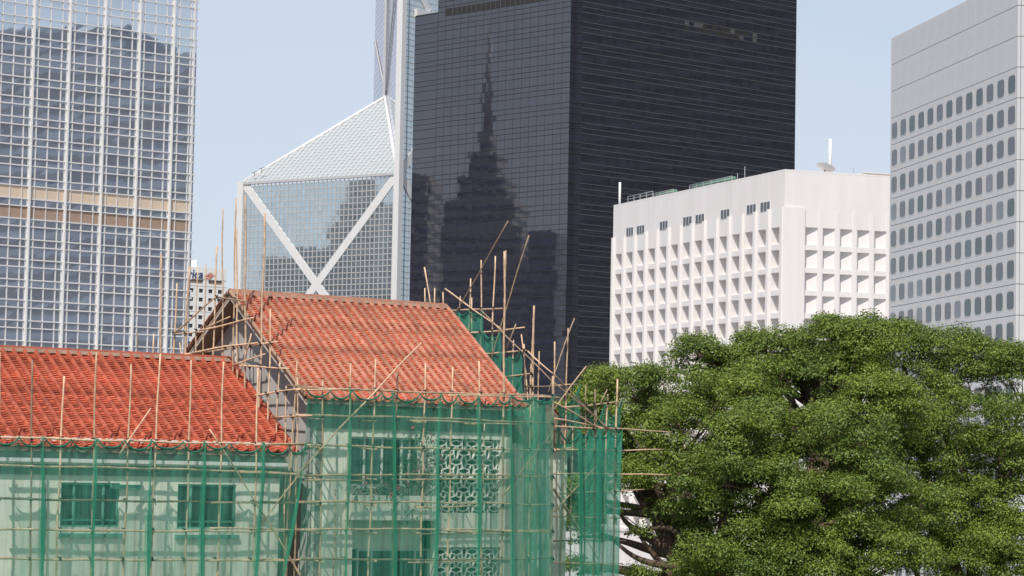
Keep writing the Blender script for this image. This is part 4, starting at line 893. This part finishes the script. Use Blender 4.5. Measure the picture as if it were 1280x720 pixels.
# ================================================================== GREEN SAFETY NETS
def net(label, ties, sags, botL, botR, c, plane='y', m='net', zb=TZ+0.4, seed=0, hem=True, seam=True, seam_bottom=None):
    """one hanging sheet: ties = pixels where it is tied along its top, sags = droop in m between them; botL/botR = pixels its side edges pass"""
    r = random.Random(seed); f = FH.ry if plane == 'y' else FH.rx
    P = [f(x, y, c) for x, y in ties]
    S_ = [(p.x if plane == 'y' else p.y) for p in P]; Z_ = [p.z for p in P]
    bl, br_ = f(*botL, c), f(*botR, c); gl_ = lambda q: (q.x if plane == 'y' else q.y)
    sL = lambda z: S_[0]+(gl_(bl)-S_[0])*min(1.6, (Z_[0]-z)/(Z_[0]-bl.z)); sR = lambda z: S_[-1]+(gl_(br_)-S_[-1])*min(1.6, (Z_[-1]-z)/(Z_[-1]-br_.z))
    pt = lambda s, d, z: (s, c-0.13-d, z) if plane == 'y' else (c-0.2-d, s, z)
    Wd = abs(S_[-1]-S_[0]); per = 14; top = []
    for i in range(len(P)-1):
        for k in range(per+(1 if i == len(P)-2 else 0)):
            t = k/per; top.append((S_[i]+(S_[i+1]-S_[i])*t, Z_[i]+(Z_[i+1]-Z_[i])*t-sags[i]*4*t*(1-t)*(1-0.25*math.sin(math.pi*t))))
    nz = max(8, int((max(Z_)-zb)/0.28)); ph = [r.uniform(0, 6.28) for _ in range(6)]; fq = [r.uniform(9, 13), r.uniform(17, 23), r.uniform(4, 6)]
    vs = []; nt_ = len(top)
    for j in range(nz+1):
        t = j/nz
        for i, (s, z) in enumerate(top):
            u = i/(nt_-1); zz = z+(zb-z)*t; a = sL(zz); b = sR(zz); ss = a+(b-a)*((s-S_[0])/(S_[-1]-S_[0]))
            amp = 0.035+0.02*math.sin(ph[5]+t*5)
            d = amp*math.sin(fq[0]*s+ph[0]+1.3*t)*0.8+0.016*math.sin(fq[1]*s+ph[1]-2.2*t)+0.05*math.sin(fq[2]*s+ph[2]+2*t)+0.03*math.sin(7*t+ph[3]+3*u)
            # radiating folds just under the ties
            for q in S_:
                e = s-q; d += 0.07*math.exp(-(e/0.10)**2)*math.exp(-t*7)
            vs.append(pt(ss, d, zz))
    o = bpy.data.objects.new('safety_net', None); COL.objects.link(o)
    ctr = pt((S_[0]+S_[-1])/2, 0, zb); o.location = FH.w(*ctr); o.rotation_euler = (0, 0, FH.a); o['label'] = label; o['category'] = 'safety net'; o['group'] = 'green nets hung on the scaffolds'; BASE[o] = Vector(ctr)
    mb = MB(); mb.add(vs, [(j*nt_+i, j*nt_+i+1, (j+1)*nt_+i+1, (j+1)*nt_+i) for j in range(nz) for i in range(nt_-1)]); mb.build('sheet', MT[m], o, smooth=True)
    if hem:
        h = MB(); h.tube([Vector(pt(s, 0.05, z+0.004)) for s, z in top], [0.018+0.016*math.sin(math.pi*((i % per)/per)) for i in range(nt_)], 6); h.build('hem', MT['hem'], o, smooth=True)
    if seam:      # the bunched overlap down its right-hand edge
        sv = []; prof = [(-.05, .0), (.13, .03), (.0, .07), (.15, .10), (-.02, .13), (.10, .16)]; k = len(prof); nn = nz*2
        for j in range(nn+1):
            t = j/nn; zz = Z_[-1]+0.05+(zb-Z_[-1])*t; b = sR(zz)+0.03*math.sin(t*8+ph[1]); wd = (0.20+0.5*min(1, t*9))*(1.0+0.3*math.sin(ph[4]+t*6)+0.25*math.sin(ph[2]+t*17))
            if seam_bottom: b += seam_bottom(t)
            for e, d in prof: sv.append(pt(b+e*wd-0.05+0.015*math.sin(t*19+e*20), d*(0.4+0.4*wd), zz))
        mb = MB(); mb.add(sv, [(j*k+i, j*k+i+1, (j+1)*k+i+1, (j+1)*k+i) for j in range(nn) for i in range(k-1)]); mb.build('seam', MT['net_fold'], o, smooth=True)
    return o
CN = YS-0.15
net('green net panel at the grey gable end of the tall house', [(378, 486.5), (409, 488), (436, 488)], [.30, .36], (372, 700), (428, 700), CN, seed=1)
net('green net panel over the left part of the upper window of the tall house', [(436, 488), (473, 490), (488, 491)], [.38, .28], (428, 700), (489, 700), CN, seed=2)
net('green net panel over the flowering shrub on the tall house', [(488, 491), (521, 492.6), (548, 493)], [.36, .26], (489, 700), (541, 700), CN, seed=3)
net('green net panel over the left half of the pierced blocks', [(548, 493), (568.5, 493.5), (594, 496)], [.38, .34], (541, 700), (595, 700), CN, seed=4)
net('green net panel over the right half of the pierced blocks', [(594, 496), (618, 496), (635, 494.5)], [.42, .34], (595, 700), (636, 700), CN, seed=5)
net('dense green net panel against the tall corner pole', [(635, 494.5), (663, 496), (689.5, 493.5)], [.22, .34], (636, 700), (689, 700), CN, m='net_dense', seed=6, seam=False)
net('dense green net returning behind the tall corner pole', [(690, 496), (676, 497), (662, 498)], [.2, .2], (690, 700), (662, 700), XR, plane='x', m='net_dense', seed=16, seam=False)
net('green net panel between the green window and the gap by the tall house', [(326, 554), (357, 558), (379, 555)], [.40, .34], (316, 700), (352, 720), CN, seed=7)
net('green net panel over the right side of the green window', [(252, 553), (283, 554), (326, 554)], [.26, .40], (249, 700), (316, 700), CN, seed=8)
net('green net panel left of the green window', [(186, 551), (225, 552), (252, 553)], [.30, .42], (182, 700), (249, 700), CN, seed=9)
net('green net panel with a ledge showing behind it, far left', [(118, 549), (152, 550), (186, 551)], [.32, .38], (113, 700), (182, 700), CN, seed=10)
net('green net panel over the second window of the low house', [(52, 547), (85, 549), (118, 549)], [.32, .36], (48, 700), (113, 700), CN, seed=11)
net('green net panel at the outermost left end of the low house', [(-14, 545), (20, 546), (52, 547)], [.32, .36], (-17, 700), (48, 700), CN, seed=12)
CW_ = YWG-0.14
net('thin green net sagging under the scrap of red roof', [(693, 533), (706, 552), (722, 539)], [.12, .16], (693, 700), (722, 700), CW_, m='net', seed=13)
net('dark green net panel in the middle of the rear wing', [(720, 538), (732, 537), (746, 538)], [.36, .36], (720, 700), (745, 700), CW_, m='net_dense', seed=14)
net('dark green net panel on the tree side of the rear wing', [(746, 538), (757, 538), (774, 537)], [.36, .36], (745, 700), (770, 700), CW_, m='net_dense', seed=15, seam=False)
rear = lambda label, ties, sags, l, r, zpx, seed: net(label, ties, sags, l, r, XR+0.15, plane='x', m='net_dense', zb=FH.rx(*zpx, XR).z, seed=seed, seam=False)
rear('dark green net strip hung at the top of the rear scaffold beside the verge', [(556, 392), (566, 394), (580, 390), (592, 389), (612, 388)], [.15, .2, .2, .2], (560, 470), (612, 470), (590, 478), 21)
rear('small dark green net below the highest rear poles', [(612, 416), (622, 420), (634, 414)], [.2, .2], (612, 490), (634, 490), (620, 500), 22)
rear('dark green net with peaked top next to the double pole', [(634, 440), (645, 446), (658, 438)], [.25, .25], (634, 500), (658, 500), (645, 505), 23)
net('dark green net behind the crossed braces of the wing', [(692, 506), (704, 505), (722, 481)], [.15, .2], (692, 560), (722, 560), YWG+0.6, m='net_dense', zb=FH.ry(700, 560, YWG).z, seed=24, seam=False)
net('pointed dark green net near the topmost wing pole', [(733, 520), (742, 530), (752, 506), (762, 522), (774, 500)], [.1, .1, .1, .1], (733, 560), (772, 560), YWG+0.5, m='net_dense', zb=FH.ry(750, 560, YWG).z, seed=25, seam=False)
net('long green net falling behind the wing poles', [(628, 480), (648, 492), (660, 470)], [.1, .1], (628, 520), (660, 520), XR+0.1, plane='x', m='net_dense', zb=FH.rx(645, 520, XR).z, seed=26, seam=False)

net('dark green net on the back row of the rear wing scaffold', [(722, 540), (738, 541), (756, 540), (773, 539)], [.25, .25, .25], (722, 700), (771, 700), YWG+1.3, m='net_dense', seed=31, seam=False)
# ================================================================== FOLIAGE
def leaves_mesh(name, pos, nrm, size, m, aspect=0.55, r=None):
    """one rhombic leaf face per row of pos"""
    n = len(pos); r = r or np.random.default_rng(1)
    t = r.normal(size=(n, 3)); t -= nrm*np.sum(t*nrm, 1)[:, None]; t /= np.linalg.norm(t, axis=1)[:, None]; b = np.cross(nrm, t)
    L = size[:, None]; v = np.empty((n, 4, 3)); v[:, 0] = pos-t*L; v[:, 1] = pos-b*L*aspect+nrm*L*0.12; v[:, 2] = pos+t*L; v[:, 3] = pos+b*L*aspect+nrm*L*0.12
    me = bpy.data.meshes.new(name); me.vertices.add(4*n); me.vertices.foreach_set('co', v.astype(np.float32).ravel())
    me.loops.add(4*n); me.loops.foreach_set('vertex_index', np.arange(4*n, dtype=np.int32)); me.polygons.add(n); me.polygons.foreach_set('loop_start', np.arange(0, 4*n, 4, dtype=np.int32)); me.polygons.foreach_set('loop_total', np.full(n, 4, np.int32))
    me.update(calc_edges=True); me.materials.append(m); return me
def tree(label, base, lobes, seed, n_leaf=150, trunk_r=0.55, dens=1.0):
    """lobes = (centre, radius) ellipsoids of foliage; tufts cluster on them, boughs fork towards them"""
    r = np.random.default_rng(seed); rp_ = random.Random(seed)
    root = thing('banyan_tree', label, 'tree', WF, tuple(base), 'banyan trees')
    tufts = []
    for ctr, R in lobes:
        n = int(dens*20*(R**1.6)); d = r.normal(size=(n, 3)); d[:, 2] = np.where(r.random(n) < 0.5, np.abs(d[:, 2]), d[:, 2]); d /= np.linalg.norm(d, axis=1)[:, None]
        rr = R*(0.68+0.42*r.random(n)+0.30*(r.random(n) < 0.13)); p = np.array(ctr)+d*rr[:, None]*np.array([1, 1, 0.74]); tufts.append(p)
    T = np.concatenate(tufts); nT = len(T); ts = 0.18+0.62*r.random(nT)**1.6
    n = (n_leaf*(ts/0.45)**2).astype(int)+6; idx = np.repeat(np.arange(nT), n); N = len(idx)
    d = r.normal(size=(N, 3)); d /= np.linalg.norm(d, axis=1)[:, None]; d[:, 2] = np.where(d[:, 2] < -0.3, -d[:, 2]*0.7, d[:, 2])
    rad_ = ts[idx]*(0.50+0.62*r.random(N)**0.8)
    pos = T[idx]+d*rad_[:, None]*np.array([1.12, 1.12, 0.85]); nrm = d*0.9+r.normal(size=(N, 3))*0.55+np.array([0, 0, 0.40]); nrm /= np.linalg.norm(nrm, axis=1)[:, None]
    pos -= np.array(base)
    cr_ = bpy.data.objects.new('crown', leaves_mesh('crown', pos, nrm, r.uniform(0.030, 0.062, N), MT['leaf'], 0.55, r)); COL.objects.link(cr_); cr_.parent = root
    c = MB(); B = Vector(base); fork = B+Vector((0.2, 0, 4.4)); c.tube([B-Vector((0, 0, .2)), B+Vector((0.1, 0.1, 2.4)), fork], [trunk_r*1.5, trunk_r*1.1, trunk_r*1.0], 10); c.build('trunk', MT['bark'], root, smooth=True)
    # boughs: lobes grouped by the direction in which they lie
    C_ = [Vector(c) for c, R in lobes]; dirs = [(c-fork).normalized() for c in C_]; K = min(7, len(lobes)); cen = [dirs[i*len(dirs)//K] for i in range(K)]
    for _ in range(12):
        g = [max(range(K), key=lambda k: cen[k].dot(q)) for q in dirs]
        cen = [sum((dirs[i] for i in range(len(dirs)) if g[i] == k), Vector((0, 0, 0))).normalized() if k in g else cen[k] for k in range(K)]
    tw = MB()
    def curve(a, b, wob, n=12):
        v = b-a; L = v.length; m1 = a+v*0.33+Vector([rp_.uniform(-wob, wob)*L for _ in range(3)]); m2 = a+v*0.66+Vector([rp_.uniform(-wob, wob)*L for _ in range(3)])
        return [a*(1-t)**3+m1*3*t*(1-t)**2+m2*3*t*t*(1-t)+b*t**3 for t in [k/n for k in range(n+1)]]
    for k in range(K):
        mem = [i for i in range(len(lobes)) if g[i] == k]
        if not mem: continue
        far = max(mem, key=lambda i: (C_[i]-fork).length); end = C_[far]-Vector((0, 0, lobes[far][1]*0.3))
        pts = curve(fork-Vector((0, 0, rp_.uniform(0, 1.2))), end, 0.13); r0 = trunk_r*(0.35+0.09*len(mem))
        c = MB(); c.tube(pts, [max(0.05, r0*(1-0.86*i/12)) for i in range(13)], 8); c.build('bough', MT['bark'], root, smooth=True)
        for i in mem:
            R = lobes[i][1]; j = min(range(3, 12), key=lambda q: (pts[q]-C_[i]).length + 0.5*max(0, pts[q].z-C_[i].z)); j = max(2, j-2)
            lp_ = curve(pts[j], C_[i]-Vector((0, 0, R*0.25)), 0.14, 8)
            if i != far:
                rl = max(0.06, r0*(1-0.86*j/12)*0.62); c = MB(); c.tube(lp_, [rl*(1-0.8*q/8) for q in range(9)], 6); c.build('limb', MT['bark'], root, smooth=True)
            sel = [p for p in T if (Vector(p)-C_[i]).length < R*1.1]; rp_.shuffle(sel)
            for p in sel[:7]:
                s = lp_[rp_.randint(4, 8)]; q = Vector(p); tw.tube(curve(s, q, 0.12, 3), [0.034, 0.026, 0.017, 0.008], 4, False)
    tw.build('twig', MT['bark'], root, kind='stuff'); return root
def lobe(px, py, rpx, depth): return (tuple(at(px, py, depth)), rpx*depth/FPX)
L1 = [lobe(*a) for a in ((752, 500, 38, 103), (790, 488, 34, 106), (835, 490, 40, 107), (800, 545, 48, 102), (868, 455, 30, 108), (905, 470, 42, 107), (880, 525, 55, 103), (948, 455, 38, 108), (930, 505, 50, 105), (845, 595, 58, 101), (790, 600, 30, 102),
    (905, 590, 58, 99), (975, 475, 44, 106), (1010, 460, 38, 107), (985, 545, 62, 101), (1048, 430, 34, 105), (1060, 475, 48, 104), (1095, 445, 40, 104), (1050, 550, 62, 100), (965, 620, 55, 99), (1030, 640, 58, 98), (880, 655, 30, 100), (935, 680, 42, 99), (1000, 700, 44, 98), (1100, 520, 60, 102), (1085, 610, 52, 99), (765, 560, 24, 103), (1075, 690, 46, 98), (925, 545, 36, 99),
    (900, 712, 40, 98), (960, 655, 46, 100), (960, 725, 46, 98), (1040, 720, 52, 98), (1110, 700, 52, 99), (1120, 640, 50, 101), (848, 652, 20, 101), (800, 668, 9, 101), (795, 715, 10, 100), (775, 640, 14, 102), (875, 715, 22, 99),
    (868, 434, 15, 107), (925, 432, 14, 108), (1042, 404, 16, 105), (1078, 412, 20, 105), (1008, 432, 15, 107), (758, 474, 15, 104), (803, 470, 15, 106), (950, 430, 12, 108), (985, 440, 20, 107), (1110, 418, 22, 105),
    (850, 540, 55, 109), (930, 590, 60, 109), (1010, 590, 62, 108), (1090, 570, 60, 108), (900, 640, 52, 108), (990, 660, 55, 108), (1060, 640, 55, 108), (1000, 500, 55, 111), (735, 560, 28, 107), (728, 615, 24, 107), (722, 665, 24, 107), (722, 712, 24, 107), (705, 620, 26, 108), (820, 520, 40, 109), (920, 500, 45, 111), (1070, 430, 40, 109))]
tb = at(905, 900, 101); tr1 = tree('broad banyan tree filling the lower right with bare limbs near the nets', (tb.x, 101.5, TZ), L1, 5, 330)
for path, r0, r1 in (([(915, 790), (890, 715), (862, 680), (842, 645), (818, 605), (800, 570)], .34, .07), ([(880, 705), (850, 708), (815, 704), (790, 694), (768, 676)], .20, .05), ([(855, 672), (835, 660), (808, 662), (780, 668)], .13, .04), ([(842, 645), (838, 622), (850, 590)], .12, .04), ([(862, 680), (880, 650), (905, 625)], .17, .05), ([(950, 790), (985, 690), (1000, 640), (985, 600)], .28, .07), ([(1000, 650), (1030, 610), (1040, 570)], .15, .05)):
    pp = [at(x, y, 100.2+0.25*i) for i, (x, y) in enumerate(path)]; fine = []
    for i in range(len(pp)-1):
        q0, q1, q2, q3 = pp[max(i-1, 0)], pp[i], pp[i+1], pp[min(i+2, len(pp)-1)]
        for k in range(4):
            t = k/4; fine.append(0.5*((2*q1)+(q2-q0)*t+(2*q0-5*q1+4*q2-q3)*t*t+(3*q1-q0-3*q2+q3)*t**3))
    fine.append(pp[-1]); n = len(fine); c = MB(); c.tube(fine, [r0+(r1-r0)*i/(n-1) for i in range(n)], 8); c.build('bough', MT['bark'], tr1, smooth=True)
L2 = [lobe(*a) for a in ((1130, 440, 42, 112), (1150, 500, 60, 110), (1180, 450, 50, 112), (1230, 470, 60, 112), (1280, 480, 60, 112), (1200, 550, 70, 108), (1270, 570, 70, 108), (1150, 610, 55, 107), (1220, 650, 65, 107), (1290, 670, 65, 107), (1140, 690, 48, 106), (1180, 640, 60, 110), (1240, 590, 60, 112), (1200, 700, 60, 106), (1260, 710, 60, 106), (1160, 560, 50, 112), (1120, 520, 40, 112), (1290, 620, 60, 111))]
tb = at(1215, 900, 110); tree('second banyan crown behind the first at the far right edge', (tb.x, 110, TZ), L2, 9, 270)

# flowering shrub on the planter of the tall house
pc = FH.ry(515, 600, YW-0.3); sb = thing('flowering_shrub', 'straggly shrub with pink blossoms hanging at the upper window behind the net', 'shrub', FH, (pc.x, YW-0.3, pb[3]))
r_ = np.random.default_rng(4); stems = MB(); P_ = []
for px, py, n in ((520, 560, 90), (512, 585, 160), (530, 600, 190), (500, 612, 140), (545, 575, 90), (540, 545, 60), (555, 612, 60), (485, 615, 120), (505, 640, 60), (520, 540, 40), (448, 612, 60), (460, 616, 60), (478, 600, 60)):
    q = FH.ry(px, py, YW-0.3); w0 = np.array([q.x, YW-0.3, q.z]); P_.append(w0+r_.normal(size=(n, 3))*np.array([0.22, 0.08, 0.22]))
    b0 = Vector((pc.x+(q.x-pc.x)*0.5, YW-0.2, pb[3])); stems.tube([b0, b0.lerp(Vector(q), 0.5)+Vector((0, -0.05, 0.15)), Vector((q.x, YW-0.3, q.z))], [0.02, 0.014, 0.006], 4)
P_ = np.concatenate(P_); P_[:, 1] = np.clip(P_[:, 1], -0.35, YW-0.03); off = np.array(BASE[sb])
nn_ = r_.normal(size=P_.shape)+np.array([0, -0.6, 0.5]); nn_ /= np.linalg.norm(nn_, axis=1)[:, None]
o = bpy.data.objects.new('foliage', leaves_mesh('foliage', P_-off, nn_, r_.uniform(0.035, 0.07, len(P_)), MT['leaf_dark'], 0.5, r_)); COL.objects.link(o); o.parent = sb
stems.build('stem', MT['bark'], sb)
F_ = P_[r_.random(len(P_)) < 0.05]+np.array([0, -0.05, 0]); F_ = np.repeat(F_, 4, 0)+r_.normal(size=(len(F_)*4, 3))*0.03; F_[:, 1] = np.clip(F_[:, 1], -0.38, YW-0.03)
nf = r_.normal(size=F_.shape)+np.array([0, -1, 0.2]); nf /= np.linalg.norm(nf, axis=1)[:, None]
o = bpy.data.objects.new('blossom', leaves_mesh('blossom', F_-off, nf, r_.uniform(0.03, 0.05, len(F_)), MT['petal'], 0.8, r_)); COL.objects.link(o); o.parent = sb
